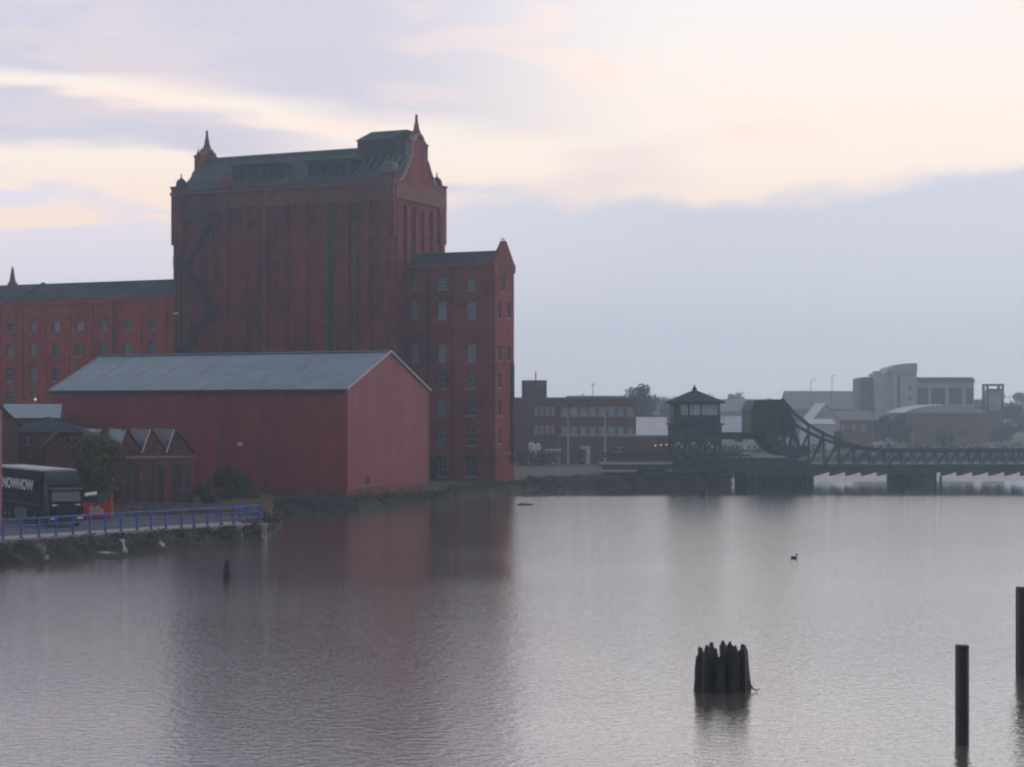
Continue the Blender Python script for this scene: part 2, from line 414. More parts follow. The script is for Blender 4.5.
# ------------------------------------------------------------------ water, ground
m, d, b = pmat('dock_water'); M['water'] = m
oc = d.coord('Object')
b.inputs['Roughness'].default_value = .05
b.inputs['IOR'].default_value = 1.8
b.inputs['Coat Weight'].default_value = 1.0; b.inputs['Coat Roughness'].default_value = .05; b.inputs['Coat IOR'].default_value = 2.0
wn1 = d.noise(d.mapping(oc, (.66, 1.0, 1)), 3.6, 3, .6)
wn2 = d.noise(d.mapping(oc, (.66, 1.0, 1), (0, 0, .12)), 11.0, 2, .5)
wv = d.noise(d.mapping(oc, (.012, .02, 1)), 1.0, 3, .5)
hgt = d.math('ADD', d.math('MULTIPLY', wn1, 1.0), d.math('MULTIPLY', wn2, .35))
bn = d.nt.nodes.new('ShaderNodeBump'); bn.inputs['Strength'].default_value = 1.0
ox_, oy_, oz_ = d.xyz(oc)
d.put(bn.inputs['Distance'], d.math('ADD', d.math('MULTIPLY', d.math('MULTIPLY', d.smooth(wv, .35, .65, 0.020, .034), d.math('ADD', 1.0, d.math('MULTIPLY', d.smooth(ox_, -1, 5, 0, .25), d.smooth(oy_, 60, 120)))), d.smooth(d.math('ADD', oy_, d.math('MULTIPLY', wv, 6)), 205, 196, .2, 1)), d.smooth(oy_, 239, 243, 0, .16))); d.put(bn.inputs['Height'], hgt)
d.put(b.inputs['Normal'], bn.outputs[0]); d.put(b.inputs['Coat Normal'], bn.outputs[0])
d.put(b.inputs['Base Color'], (.17, .145, .11))
W_ = MB(); W_.add([(-900, -120, 0), (900, -120, 0), (900, 400, 0), (-900, 400, 0)], [(0, 1, 2, 3)])
struct('water', W_, 'water')

shore = [(-60, 86), (-31.3, 111), (-24.5, 121), (-18.2, 131.5), (-19.5, 148), (-21.6, 167.4), (-14.8, 170.6), (-6.6, 187.5),
         (-4.6, 196), (-.2, 208.6), (2.6, 215.5), (3.2, 224), (9.5, 228), (17, 229.5), (25, 230), (28, 230.6), (29, 246), (38, 284), (60, 334), (900, 345)]
outer = [(900, 920), (-900, 920), (-900, 60), (-200, 60)]
def off(pts, k):                                   # shift a polyline towards the water
    out = []
    for i, p in enumerate(pts):
        a = Vector(pts[max(i - 1, 0)]); c = Vector(pts[min(i + 1, len(pts) - 1)]); t = (c - a).normalized()
        out.append((p[0] + t.y * k, p[1] - t.x * k))
    return out
gz = 1.15
topline = off(shore, -1.2)
gm = MB(); pts = topline + outer; n = len(pts)
gm.add([(x, y, gz) for x, y in pts], [tuple(range(n))])
struct('ground', gm, 'earth')
# bank down into the water, as a rough strip
bk = MB(); rows = []
dense = []
for i in range(len(shore) - 1):
    a, c = Vector(shore[i]), Vector(shore[i + 1]); k = max(1, int((c - a).length / 1.2)) if a.x < 120 and c.x < 120 else 1
    dense += [tuple(a.lerp(c, j / k)) for j in range(k)]
dense.append(shore[-1])
o1, o2 = off(dense, -1.25), off(dense, .5)
vs_ = []
for i in range(len(dense)):
    j = lambda q: rng.uniform(-q, q)
    vs_ += [(o1[i][0], o1[i][1], gz + .004), (dense[i][0] + j(.3), dense[i][1] + j(.3), .62 + j(.22)), (o2[i][0] + j(.2), o2[i][1] + j(.2), -.3)]
fs_ = []
for i in range(len(dense) - 1):
    for r in (0, 1): fs_.append((i * 3 + r, i * 3 + r + 1, (i + 1) * 3 + r + 1, (i + 1) * 3 + r))
bk.add(vs_, fs_)
struct('bank', bk, 'bank_earth')
def sheet(name, pts, z, m):
    q = MB(); q.add([(x, y, z) for x, y in pts], [tuple(range(len(pts)))]); return struct(name, q, m)
road = [(-90, 104), (-34, 116.5), (-24.2, 128.5), (-22.4, 141), (-27, 146), (-46, 152), (-90, 158)]
sheet('road', road, gz + .004, 'asphalt')
# promenade paving with a kerb towards the road
P0, P1 = Vector((-33.2, 113.8)), Vector((-19.3, 130.8))
td = (P1 - P0).normalized(); nd_ = Vector((-td.y, td.x))
pv = MB()
a, c = P0 - td * 30, P1 + td * .4
pv.prism([(*(a - nd_ * .1), gz), (*(c - nd_ * .1), gz), (*(c + nd_ * 1.7), gz), (*(a + nd_ * 1.7), gz)], (0, 0, .13))
struct('promenade_path', pv, 'path_mat')
kb = MB(); kb.prism([(*(a + nd_ * 1.703), gz), (*(c + nd_ * 1.703), gz), (*(c + nd_ * 1.9), gz), (*(a + nd_ * 1.9), gz)], (0, 0, .15))
struct('kerb', kb, 'concrete')

# ------------------------------------------------------------------ the mill
RZ = R(-24.46)
MF = Frame((-14.07, 212.5), RZ)
mill = thing('old_mill', 'tall dark red brick mill with spired gables and lower wings beside the water', 'mill', (MF.o[0], MF.o[1], 0), RZ)
TU, TW = -31.0, 13.4                               # tower: u from TU to 0, depth TW
EZ, RZ_, g0 = 36.6, 41.6, 1.0
algae = [(MF.u(331), .95, 34.5), (MF.u(357), .8, 33.0), (MF.u(186), .7, 24)]
M['brick_tower'] = brick_mat('tower_red_brick', (.30, .048, .038), (.12, .034, .036), .65, algae)
w = MB()
w.box(TU, 0, 0, TW, g0, EZ)
w.build('tower_wall', 'brick_tower', mill)
# giant pilasters on the front and on the right-hand end, joined by a corbelled head
pl = [TU + .65, TU + 7.6] + [TU + 7.6 + k * (31 - 7.6 - .65) / 8 for k in range(1, 9)]
for u in pl:
    p = MB(); p.box(u - .5, u + .5, -.38, -.003, g0, EZ - 3.0); p.box(u - .62, u + .62, -.48, -.004, EZ - 3.0, EZ - 2.3)
    p.build('pilaster', 'brick_tower', mill)
for v in (1.0, 3.3, 5.6, 7.9, 10.2, 12.6):
    p = MB(); p.box(.003, .38, v - .42, v + .42, g0, EZ - 2.6); p.build('pilaster', 'brick_tower', mill)
cb = MB()
cb.box(TU + 7.0, .3, -.5, -.005, EZ - 2.3, EZ - .35)
for k in range(44):
    u = TU + 7.2 + k * .545; cb.box(u, u + .25, -.62, -.5, EZ - .75, EZ - .35)
cb.box(TU - .15, .45, -.72, -.006, EZ - .35, EZ)
cb.box(.004, .42, .1, TW, EZ - 2.0, EZ)
cb.build('cornice', 'terracotta', mill)
# upper part of the blind arcading: small round-headed recesses shown as projecting hoods
for i in range(1, len(pl) - 1):
    hd = MB()
    c0, c1 = pl[i] + .62, pl[i + 1] - .62
    c, hw = (c0 + c1) / 2, (c1 - c0) / 2
    prev = None
    for k in range(9):
        an = math.pi * k / 8; q = (c - hw * math.cos(an), -.22, EZ - 4.3 + hw * .8 * math.sin(an))
        if prev: hd.beam(prev, q, .28, .3, (0, 1, 0))
        prev = q
    hd.build('blind_arch', 'brick_tower', mill)
# roof
rf = MB(); rv = TW / 2
rf.prism([(TU + .5, -.35, EZ + .02), (TU + .5, rv, RZ_), (TU + .5, TW + .3, EZ + .02)], (30.2, 0, 0))
rf.build('tower_roof', 'slate_green', mill)
rc = MB(); rc.box(TU + .5, -.4, rv - .22, rv + .22, RZ_ - .05, RZ_ + .22); rc.build('ridge', 'lead', mill)
gt = MB(); gt.box(TU + 2.2, -1.2, -.58, -.36, EZ + .005, EZ + .2); gt.build('gutter', 'black_iron', mill)
# raised machinery loft at the right-hand end
u0, u1 = MF.u(359, 3.6), -1.1
lf = MB(); lf.box(u0, u1, 3.2, TW - 3.2, EZ + 1.0, 42.1); lf.build('loft', 'loft_dark', mill)
lr = MB(); lr.prism([(u0 - .2, 3.0, 42.1), (u0 + .9, 5.1, 43.4), (u0 + .9, TW - 5.1, 43.4), (u0 - .2, TW - 3.0, 42.1)], (u1 - u0 - .6, 0, 0))
lr.build('loft_roof', 'slate_green', mill)
ap = MB()
for k in range(9): ap.tube([(u0 - .5 + k * .95, 3.25, 40.2), (u0 - 1.0 + k * .95, 1.3, EZ + 1.2)], [.07, .07], 5)
ap.build('standing_seam', 'lead', mill)
# long flat-roofed dormers in the front slope
for (p0, p1) in ((234, 281), (309, 352)):
    a0, a1 = MF.u(p0, 1.5), MF.u(p1, 1.5)
    dm = MB()
    mp = lambda a, z, dd: (a, 1.2 + dd, z)
    ops = []
    n = 6
    for k in range(n):
        q = a0 + .3 + (a1 - a0 - .5) * k / n; ops.append((q, q + (a1 - a0 - .6) / n - .25, EZ + 1.1, EZ + 2.5))
    wall_open(dm, mp, a0, a1, EZ + .6, EZ + 3.0, ops, .2)
    dm.add([(a0, 1.2, EZ + .6), (a0, 5.5, EZ + .6), (a0, 5.5, EZ + 3), (a0, 1.2, EZ + 3)], [(0, 1, 2, 3)])
    dm.add([(a1, 1.2, EZ + .6), (a1, 5.5, EZ + .6), (a1, 5.5, EZ + 3), (a1, 1.2, EZ + 3)], [(0, 1, 2, 3)])
    do = dm.build('dormer', 'loft_dark', mill)
    pn = MB()
    for o_ in ops: mbox(pn, mp, o_[0] + .003, o_[1] - .003, o_[2] + .003, o_[3] - .003, .2, .25)
    pn.build('louvre', 'timber_grey', do)
    dr = MB(); dr.box(a0 - .25, a1 + .25, .95, 5.6, EZ + 3.0, EZ + 3.18); dr.build('dormer_roof', 'slate', do)
# small half-round dormer near the right-hand gable
hr = MB(); uc = MF.u(388, 1.5)
prof = [(uc + 1.05 * math.cos(math.pi * k / 12), 1.4, EZ + 1.4 + 1.25 * math.sin(math.pi * k / 12)) for k in range(13)]
prof = [(uc + 1.05, 1.4, EZ + .7)] + prof + [(uc - 1.05, 1.4, EZ + .7)]
hr.prism(prof, (0, 3.2, 0)); ho = hr.build('round_dormer', 'lead', mill)
hg = MB()
hg.prism([(uc + .75 * math.cos(math.pi * k / 12), 1.36, EZ + 1.3 + .9 * math.sin(math.pi * k / 12)) for k in range(13)], (0, .03, 0))
hg.build('pane', GL[1], ho)
# brick gablet over the stair bay on the left of the front
ub0, ub1 = MF.u(218), MF.u(232)
gb = MB(); gb.prism([(ub0, -.55, EZ - 2.5), (ub1, -.55, EZ - 2.5), (ub1, -.55, EZ + .9), (ub1 - .35, -.55, EZ + 1.1), ((ub0 + ub1) / 2, -.55, EZ + 1.75), (ub0 + .35, -.55, EZ + 1.1), (ub0, -.55, EZ + .9)], (0, 1.6, 0))
gb.build('gablet', 'brick_low', mill)
# the two curved end gables with spires
def gable(u, thick):
    pr = [(6.5, EZ - .2), (5.3, EZ + .1), (4.4, EZ + .55), (3.6, EZ + 1.3), (2.9, EZ + 2.2), (2.35, EZ + 3.1), (1.95, EZ + 3.4), (1.95, EZ + 5.1), (1.5, EZ + 5.4), (.8, EZ + 5.9), (.5, EZ + 6.3)]
    ptsg = [(u, rv + a, z) for a, z in pr] + [(u, rv - a, z) for a, z in reversed(pr)]
    q = MB(); q.prism(ptsg, (thick, 0, 0)); go = q.build('end_gable', 'brick_tower', mill)
    cp = MB()
    for sg in (-1, 1):
        for k in range(len(pr) - 1):
            cp.beam((u + thick / 2, rv + sg * pr[k][0], pr[k][1] + .06), (u + thick / 2, rv + sg * pr[k + 1][0], pr[k + 1][1] + .06), abs(thick) + .25, .22, (1, 0, 0)) if False else \
                cp.beam((u + thick / 2, rv + sg * pr[k][0], pr[k][1] + .06), (u + thick / 2, rv + sg * pr[k + 1][0], pr[k + 1][1] + .06), .22, abs(thick) + .24, (1, 0, 0))
    cp.build('coping', 'stone' if u > -5 else 'terracotta', go)
    sp = MB(); sp.lathe((u + thick / 2, rv, 0), [(.85, EZ + 5.9), (.9, EZ + 6.1), (.6, EZ + 6.4), (.45, EZ + 6.8), (.32, EZ + 7.2), (.29, EZ + 7.7), (.2, EZ + 7.75), (.15, EZ + 8.75), (.02, EZ + 8.85)], 8)
    sp.build('spire', 'terracotta', go)
    for sg in (-1, 1):
        ps = MB()
        ps.box(u - .15 if thick > 0 else u + thick - .15, u + thick + .15 if thick > 0 else u + .15, rv + sg * 1.95 - .22, rv + sg * 1.95 + .22, EZ + 5.1, EZ + 5.4)
        ps.lathe((u + thick / 2, rv + sg * 1.95, EZ + 5.4), [(.22, 0), (.26, .15), (.1, .45), (.02, .9)], 8)
        ps.build('shoulder_finial', 'terracotta', go)
gable(-.75, .8)
gable(TU - .05, .8)
# corner piers with domed caps
for (u, v) in ((TU + .72, .5), (TU + .72, TW - .6), (-.62, TW - .68), (-.62, .55)):
    p = MB(); s_ = .9
    p.box(u - s_, u + s_, v - s_, v + s_, EZ - 6.5, EZ + .55); p.box(u - s_ - .1, u + s_ + .1, v - s_ - .1, v + s_ + .1, EZ + .55, EZ + .8)
    po = p.build('corner_pier', 'brick_tower', mill)
    if v > 1 or u < -10:
        dq = MB(); dq.lathe((u, v, EZ + .8), [(.68, 0), (.68, .3), (.56, .75), (.32, 1.0), (.12, 1.12), (.09, 1.3), (.06, 1.65), (.01, 1.8)], 12); dq.build('dome', 'slate', po)
# external iron fire escape zigzagging down the left-hand bay
fe = MB(); ul, ur = TU + 1.3, TU + 7.2
zs = [32.6, 27.4, 22.2, 17.0, 11.8]
for i, z in enumerate(zs):
    fe.box(ul - .3 if i % 2 else ur - 1.2, ul + 1.2 if i % 2 else ur + .3, -1.75, -.52, z - .1, z)
    if i + 1 < len(zs):
        a, c = ((ur - 1.1, -1.1, z), (ul + 1.1, -1.1, zs[i + 1])) if i % 2 == 0 else ((ul + 1.1, -1.1, z), (ur - 1.1, -1.1, zs[i + 1]))
        for yy in (-.6, -1.6): fe.beam((a[0], yy, a[2]), (c[0], yy, c[2]), .1, .5)
        for k in range(24):
            f = (k + .5) / 24; q = Vector(a).lerp(Vector(c), f); fe.box(q.x - .16, q.x + .16, -1.58, -.62, q.z - .03, q.z + .03)
        fe.beam((a[0], -1.7, a[2] + 1.05), (c[0], -1.7, c[2] + 1.05), .07, .07)
    x0, x1 = (ul - .3, ul + 1.2) if i % 2 else (ur - 1.2, ur + .3)
    for zz in (.55, 1.05): fe.beam((x0, -1.72, z + zz), (x1, -1.72, z + zz), .06, .06)
    for k in range(7): fe.beam((x0 + (x1 - x0) * k / 6, -1.72, z), (x0 + (x1 - x0) * k / 6, -1.72, z + 1.05), .04, .04)
fe.box(ul + .1, ur, -.5, -.39, 32.9, 34.6)
for xx in (ul + .2, ur - .2):
    fe.beam((xx, -1.65, g0), (xx, -1.65, 31.5), .14, .14)
fe.build('fire_escape', 'rusty_iron', mill)
dp = MB()
for u in (MF.u(331) + .35, MF.u(357) + .3, MF.u(262)): dp.tube([(u, -.42, g0), (u, -.42, EZ - 2.5)], .09, 6)
dp.build('downpipe', 'black_iron', mill)

# right-hand block
BV, BD, BU = 3.1, 5.3, 11.9
BE, BR = 26.75, 28.4
mf = lambda a, z, dd: (a, BV + dd, z)
ms = lambda a, z, dd: (BU - dd, a, z)
cols = [MF.u(414, BV), MF.u(442, BV), MF.u(471, BV)]
rows_ = [(284, 11, 0), (310, 17, 0), (353, 17, 0), (380, 17, 0), (407, 17, 0), (436, 19, .45), (466, 21, .5)]
ops = []; spec = []
for u in cols:
    for (py, hp, ar) in rows_:
        if u < 3 and py > 360: continue
        zc = MF.z(py, u, BV); hh = hp / 8.5 / 2
        ops.append((u - .62, u + .62, zc - hh, zc + hh)); spec.append((py, ar))
sops = []; sspec = []
for (vv, py, hp) in ((4.2, 310, 16), (6.9, 310, 16), (5.2, 284, 15), (4.2, 353, 15), (4.2, 380, 15), (4.2, 408, 15), (4.2, 436, 15), (6.9, 353, 15)):
    zc = MF.z(py, BU, vv); hh = hp / 8.5 / 2
    sops.append((vv - .5, vv + .5, zc - hh, zc + hh))
bw = MB()
wall_open(bw, mf, -.4, BU, g0 - .3, BE, ops)
wall_open(bw, ms, BV, BV + BD, g0 - .3, BE, sops)
bw.add([(BU, BV + BD, g0 - .3), (-.4, BV + BD, g0 - .3), (-.4, BV + BD, BE), (BU, BV + BD, BE)], [(0, 1, 2, 3)])
bw.build('block_wall', 'brick', mill)
for o_, (py, ar) in zip(ops, spec):
    r = rng.random()
    g = GL[2] if py in (310, 353) and r < .7 else GL[1] if r < .5 else GL[2] if r < .8 else GL[0]
    if py > 420: g = GL[0] if r < .6 else GL[1]
    window(mill, mf, o_, g, ar, bars=(1, 2))
for o_ in sops: window(mill, ms, o_, GL[rng.choice((0, 1, 1))], 0, bars=(1, 2))
# a few panes patched with pale board
bc = MB()
bm_ = BV + BD / 2
br = MB(); br.prism([(-.5, BV - .3, BE + .02), (-.5, bm_, BR), (-.5, BV + BD + .3, BE + .02)], (BU + .05, 0, 0)); br.build('block_roof', 'slate', mill)
bg_ = MB(); bg_.prism([(BU - .45, BV - .25, BE - .9), (BU - .45, BV - .25, BE + .35), (BU - .45, BV + .15, BE + .45), (BU - .45, bm_ - .25, BE + 2.75), (BU - .45, bm_ + .25, BE + 2.75), (BU - .45, BV + BD - .15, BE + .25), (BU - .45, BV + BD + .25, BE), (BU - .45, BV + BD + .25, BE - .9)], (.55, 0, 0))
bg_.build('block_gable', 'brick', mill)
sc_ = MB()
z5 = MF.z(454, 8, BV)
sc_.box(0, BU + .2, BV - .2, BV - .003, z5 - .2, z5 + .2); sc_.box(BU + .003, BU + .2, BV - .01, BV + BD, z5 - .19, z5 + .19)
sc_.build('string_course', 'terracotta', mill); sc_ = MB()
sc_.box(0, BU + .1, BV - .32, BV - .004, BE - .35, BE + .02)
sc_.build('eaves_course', 'terracotta', mill)
bp_ = MB()
for u in (0.6, 6.0): bp_.box(u - .3, u + .3, BV - .22, BV - .006, g0, BE - .35)
bp_.build('block_pilaster', 'brick', mill)
dp = MB(); dp.tube([(MF.u(427, BV) + .2, BV - .35, g0), (MF.u(427, BV) + .2, BV - .35, BE - .3)], .1, 6); dp.tube([(BU + .2, BV + BD - .8, 3.2), (BU + .2, BV + BD - .8, 15)], .22, 8)
dp.build('downpipe', 'black_iron', mill)
ds = MB(); ds.box(MF.u(430, BV - .1) - .1, MF.u(430, BV) + .9, BV - .1, BV - .005, g0 - .2, 4.4); ds.build('door', 'black_iron', mill)
# left wing
WV, WE, WR, WD = 1.5, 23.8, 26.2, 11.0
mw = lambda a, z, dd: (a, WV + dd, z)
wa, wb = MF.u(10, WV), MF.u(152, WV)
pitch = (wb - wa) / 6
ops = []; spec = []
for k in range(-1, 7):
    u = wa + pitch * k
    for j, (py, hp, ar) in enumerate(((324, 9.5, 0), (348, 14, .35), (373, 15, .4), (397, 14, .4))):
        zc = MF.z(py, wb, WV) - (0); hh = hp / 7.9 / 2
        ops.append((u - .58, u + .58, zc - hh, zc + hh)); spec.append((j, ar, k))
ww = MB()
wall_open(ww, mw, TU - 46, TU - .02, g0, WE, ops)
ww.add([(TU - 46, WV + WD, g0), (TU - 46, WV, g0), (TU - 46, WV, WE), (TU - 46, WV + WD, WE)], [(0, 1, 2, 3)])
ww.build('wing_wall', 'brick_wing', mill)
for o_, (j, ar, k) in zip(ops, spec):
    r = rng.random()
    g = GL[3] if (j == 0 and k in (2, 3)) else GL[2] if r < .5 else GL[1] if r < .8 else GL[0]
    wq = window(mill, mw, o_, g, ar, bars=(1, 1) if j == 0 else (1, 2), arch_mat='brick_wing')
    if j == 3 and k == 1:
        lo = MB(); a = (o_[0] + o_[1]) / 2 + .25; mbox(lo, mw, a - .13, a + .13, o_[2] + .5, o_[2] + .75, .17, .2); lo.build('lit_lamp', 'sodium', wq)
wr = MB(); wr.prism([(TU - 46, WV - .35, WE + .02), (TU - 46, WV + WD / 2, WR + .3), (TU - 46, WV + WD, WE + .02)], (45.9, 0, 0)); wr.build('wing_roof', 'slate', mill)
wc = MB(); wc.box(TU - 46, TU - .03, WV - .3, WV - .003, WE - .5, WE - .02)
for k in range(-1, 8):
    u = wa + pitch * (k - .5); wc.box(u - .3, u + .3, WV - .16, WV - .004, g0, WE - .5)
wc.box(TU - 46, TU - .03, WV - .13, WV - .005, WE - 2.1, WE - 1.9)
wc.build('wing_cornice', 'brick_wing', mill)
up = MF.u(30, WV + 3); fw = MB(); fw.prism([(up, WV - .3, WE + .1), (up, WV + WD / 2, WR + .5), (up, WV + WD, WE + .1)], (.35, 0, 0)); fw.build('fire_wall', 'slate', mill)
wp = MB(); wp.lathe((MF.u(12.5, 7), 7, 0), [(.75, WR - .6), (.7, WR + .5), (.45, WR + .75), (.3, WR + 1.6), (.18, WR + 2.4), (.13, WR + 2.6), (.02, WR + 2.9)], 8); wp.build('wing_spire', 'terracotta', mill)
wd = MB(); wd.tube([(MF.u(115, WV), WV - .28, g0), (MF.u(115, WV), WV - .28, WE - .5)], .09, 6); wd.build('downpipe', 'black_iron', mill)

# ------------------------------------------------------------------ the red warehouse
WF = Frame((-15.88, 172.8), RZ)
wh = thing('warehouse', 'red clad warehouse with pale grey pitched roof at the water edge', 'warehouse', (WF.o[0], WF.o[1], 0), RZ)
L, D_, e, r = 35.05, 17.1, 11.55, 15.3
q = MB(); q.box(-L, 0, 0, D_, gz + .75, e); q.build('front_wall', 'clad_red', wh)
q = MB(); q.prism([(.002, 0.02, gz + .75), (.002, D_ - .02, gz + .75), (.002, D_ - .02, e - .02), (.002, D_ / 2, r - .1), (.002, .02, e - .02)], (.06, 0, 0)); q.build('gable_wall', 'clad_red_end', wh)
q = MB(); q.prism([(-L - .06, 0.02, gz + .75), (-L - .06, D_ - .02, gz + .75), (-L - .06, D_ - .02, e - .02), (-L - .06, D_ / 2, r - .1), (-L - .06, .02, e - .02)], (.058, 0, 0)); q.build('gable_wall', 'clad_red_end', wh)
q = MB(); q.box(-L - .1, .12, -.1, D_ + .1, gz - .05, gz + .745); q.build('plinth', 'brick_low', wh)
q = MB()
hy = D_ / 2
for sg in (0, 1):
    y0, y1 = (-.3, hy) if sg == 0 else (D_ + .3, hy)
    z0 = e - .3 * (r - e) / hy + .1
    q.add([(-L - .25, y0, z0), (.25, y0, z0), (.25, y1, r + .1), (-L - .25, y1, r + .1)], [(0, 1, 2, 3)])
    q.add([(-L - .25, y0, z0 - .06), (.25, y0, z0 - .06), (.25, y1, r + .04), (-L - .25, y1, r + .04)], [(0, 1, 2, 3)])
ro = q.build('roof', 'clad_roof', wh)
def rp(u, y, lift): return (u, y, e + .1 + (r - e) * y / hy + lift)
for px in (106, 141, 167, 201, 235, 275, 310, 347):
    u = WF.u(px, hy * .5)
    q = MB(); q.add([rp(u - .5, 3.3, .03), rp(u + .5, 3.3, .03), rp(u + .5, 6.2, .03), rp(u - .5, 6.2, .03), rp(u - .5, 3.3, .004), rp(u + .5, 3.3, .004), rp(u + .5, 6.2, .004), rp(u - .5, 6.2, .004)],
                    [(0, 1, 2, 3), (0, 1, 5, 4), (1, 2, 6, 5), (2, 3, 7, 6), (3, 0, 4, 7)]); q.build('skylight', 'skylight', ro)
q = MB(); q.box(-L - .25, .25, hy - .3, hy + .3, r + .1, r + .18); q.build('ridge_cap', 'far_metal', ro)
q = MB()
for uu in (.27, -L - .27):
    for (a, c) in (((-.32, e - .05), (hy, r + .1)), ((D_ + .32, e - .05), (hy, r + .1))): q.beam((uu, a[0], a[1]), (uu, c[0], c[1]), .06, .22, (1, 0, 0)) if False else q.beam((uu, a[0], a[1]), (uu, c[0], c[1]), .16, .07, (1, 0, 0))
q.build('verge_trim', 'offwhite', ro)
q = MB(); q.box(-L - .2, .2, -.48, -.31, e - .32, e - .1); q.build('gutter', 'black_iron', wh)
q = MB()
for px in (222.5, 263): q.tube([(WF.u(px), -.16, gz + .3), (WF.u(px), -.16, e - .3)], .08, 6)
q.build('downpipe', 'terracotta', wh)
q = MB(); q.box(.02, .12, -.05, .12, gz + .8, e - .1); q.box(.02, .12, D_ - .12, D_ + .05, gz + .8, e - .1); q.build('corner_trim', 'clad_red', wh)
u = WF.u(242); z = WF.z(444, u)
fl = thing('floodlight', 'small white floodlight fixed on the red warehouse side wall', 'floodlight', (WF.o[0] + u * WF.U[0], WF.o[1] + u * WF.U[1], z), RZ)
q = MB(); q.box(-.2, .2, -.42, -.14, -.14, .16); q.build('lamp_housing', 'white', fl)
q = MB(); q.box(-.05, .05, -.14, .0, -.05, .05); q.build('bracket', 'black_iron', fl)
v = 4.0; z = WF.z(480, .06, v)
q = MB(); q.box(.065, .2, v - .35, v + .35, z - .35, z + .35); q.build('wall_vent', 'timber_grey', wh)

# ------------------------------------------------------------------ low brick buildings on the left
def far(Y): return Y if Y < 325 else 300 + (Y - 300) * 2.0
def simple_house(name, label, cat, px0, px1, Y, depth, eave_y, ridge_y, wall, roof, hip=0.0, base=gz, rz=0.0, group=None, wins=None, glassm='far_glass', gable_front=False, winm='far_white'):
    Y = far(Y)
    if wins and Y > 325: wins = list(wins)
    x0, x1 = X(px0, Y), X(px1, Y); xc = (x0 + x1) / 2; hw = (x1 - x0) / 2
    ez = Z(eave_y, Y); rz2 = Z(ridge_y, Y + (0 if gable_front else depth / 2))
    t = thing(name, label, cat, (xc, Y, base), rz, group)
    E, RR = ez - base, rz2 - base
    mb = MB(); mm = lambda a, z, dd: (a, dd, z)
    ops = []
    if wins:
        for (p0, p1, ya, yb) in wins:
            ops.append((X(p0, Y) - xc, X(p1, Y) - xc, Z(yb, Y) - base, Z(ya, Y) - base))
    wall_open(mb, mm, -hw, hw, -.2, E, ops, .2)
    for (A, B) in (((hw, 0), (hw, depth)), ((hw, depth), (-hw, depth)), ((-hw, depth), (-hw, 0))):
        mb.add([(*A, -.2), (*B, -.2), (*B, E), (*A, E)], [(0, 1, 2, 3)])
    if gable_front:
        mb.add([(-hw, 0, E), (hw, 0, E), (0, 0, RR)], [(0, 1, 2)]); mb.add([(-hw, depth, E), (hw, depth, E), (0, depth, RR)], [(0, 1, 2)])
    elif ridge_y != eave_y and not hip:
        mb.add([(-hw, 0, E), (-hw, depth, E), (-hw, depth / 2, RR)], [(0, 1, 2)]); mb.add([(hw, 0, E), (hw, depth, E), (hw, depth / 2, RR)], [(0, 1, 2)])
    mb.build('wall', wall, t)
    for o_ in ops:
        wq = MB(); mbox(wq, mm, o_[0] + .003, o_[1] - .003, o_[2] + .003, o_[3] - .003, .2, .25); wq_ = wq.build('window', glassm, t)
        fq = MB(); c = (o_[0] + o_[1]) / 2
        mbox(fq, mm, c - .05, c + .05, o_[2] + .01, o_[3] - .01, .13, .195); mbox(fq, mm, o_[0] + .01, o_[1] - .01, o_[3] - .1, o_[3] - .01, .12, .19); mbox(fq, mm, o_[0] + .01, o_[1] - .01, o_[2] + .01, o_[2] + .1, .12, .19)
        fq.build('frame', winm, wq_)
    rq = MB(); ov = .35
    if gable_front:
        k = (RR - E) / hw
        for sg in (-1, 1):
            A = [(sg * (hw + ov), -ov, E - k * ov + .05), (0, -ov, RR + .05), (0, depth + ov, RR + .05), (sg * (hw + ov), depth + ov, E - k * ov + .05)]
            rq.prism(A, (0, 0, .14))
    elif ridge_y == eave_y:
        rq.box(-hw - .15, hw + .15, -.15, depth + .15, E, E + .35)
    else:
        A = [(-hw - ov, -ov, E), (hw + ov, -ov, E), (hw + ov, depth + ov, E), (-hw - ov, depth + ov, E), (-hw - ov + hip, depth / 2, RR), (hw + ov - hip, depth / 2, RR)]
        rq.add(A, [(0, 1, 5, 4), (1, 2, 5), (2, 3, 4, 5), (3, 0, 4), (3, 2, 1, 0)])
    rq.build('roof', roof, t)
    return t
simple_house('metal_shed', 'shed with pale grey sheet roof behind the dark hipped roof', 'shed', 6, 56, 178, 8, 418, 404, 'brick_low', 'clad_roof', rz=R(12))
hh_ = simple_house('brick_outbuilding', 'low brick outbuilding with dark hipped slate roof behind the lorry', 'outbuilding', 4, 82, 160, 9, 432, 417, 'brick_low', 'slate', hip=4.0, rz=R(9),
             wins=[(10, 20, 436, 446), (23, 33, 436, 446), (66, 76, 436, 446)], glassm='far_glass_dark')
simple_house('gabled_store', 'dark gabled brick store at the left edge behind the lorry', 'store', -38, 17, 152, 8, 424, 396, 'brick_low', 'slate', gable_front=True, rz=R(17))
simple_house('brick_porch', 'small brick gabled lean-to between the lorry and the yellowing tree', 'outbuilding', 46, 74, 150, 7, 447, 433, 'brick_low', 'slate', gable_front=True, rz=R(16))
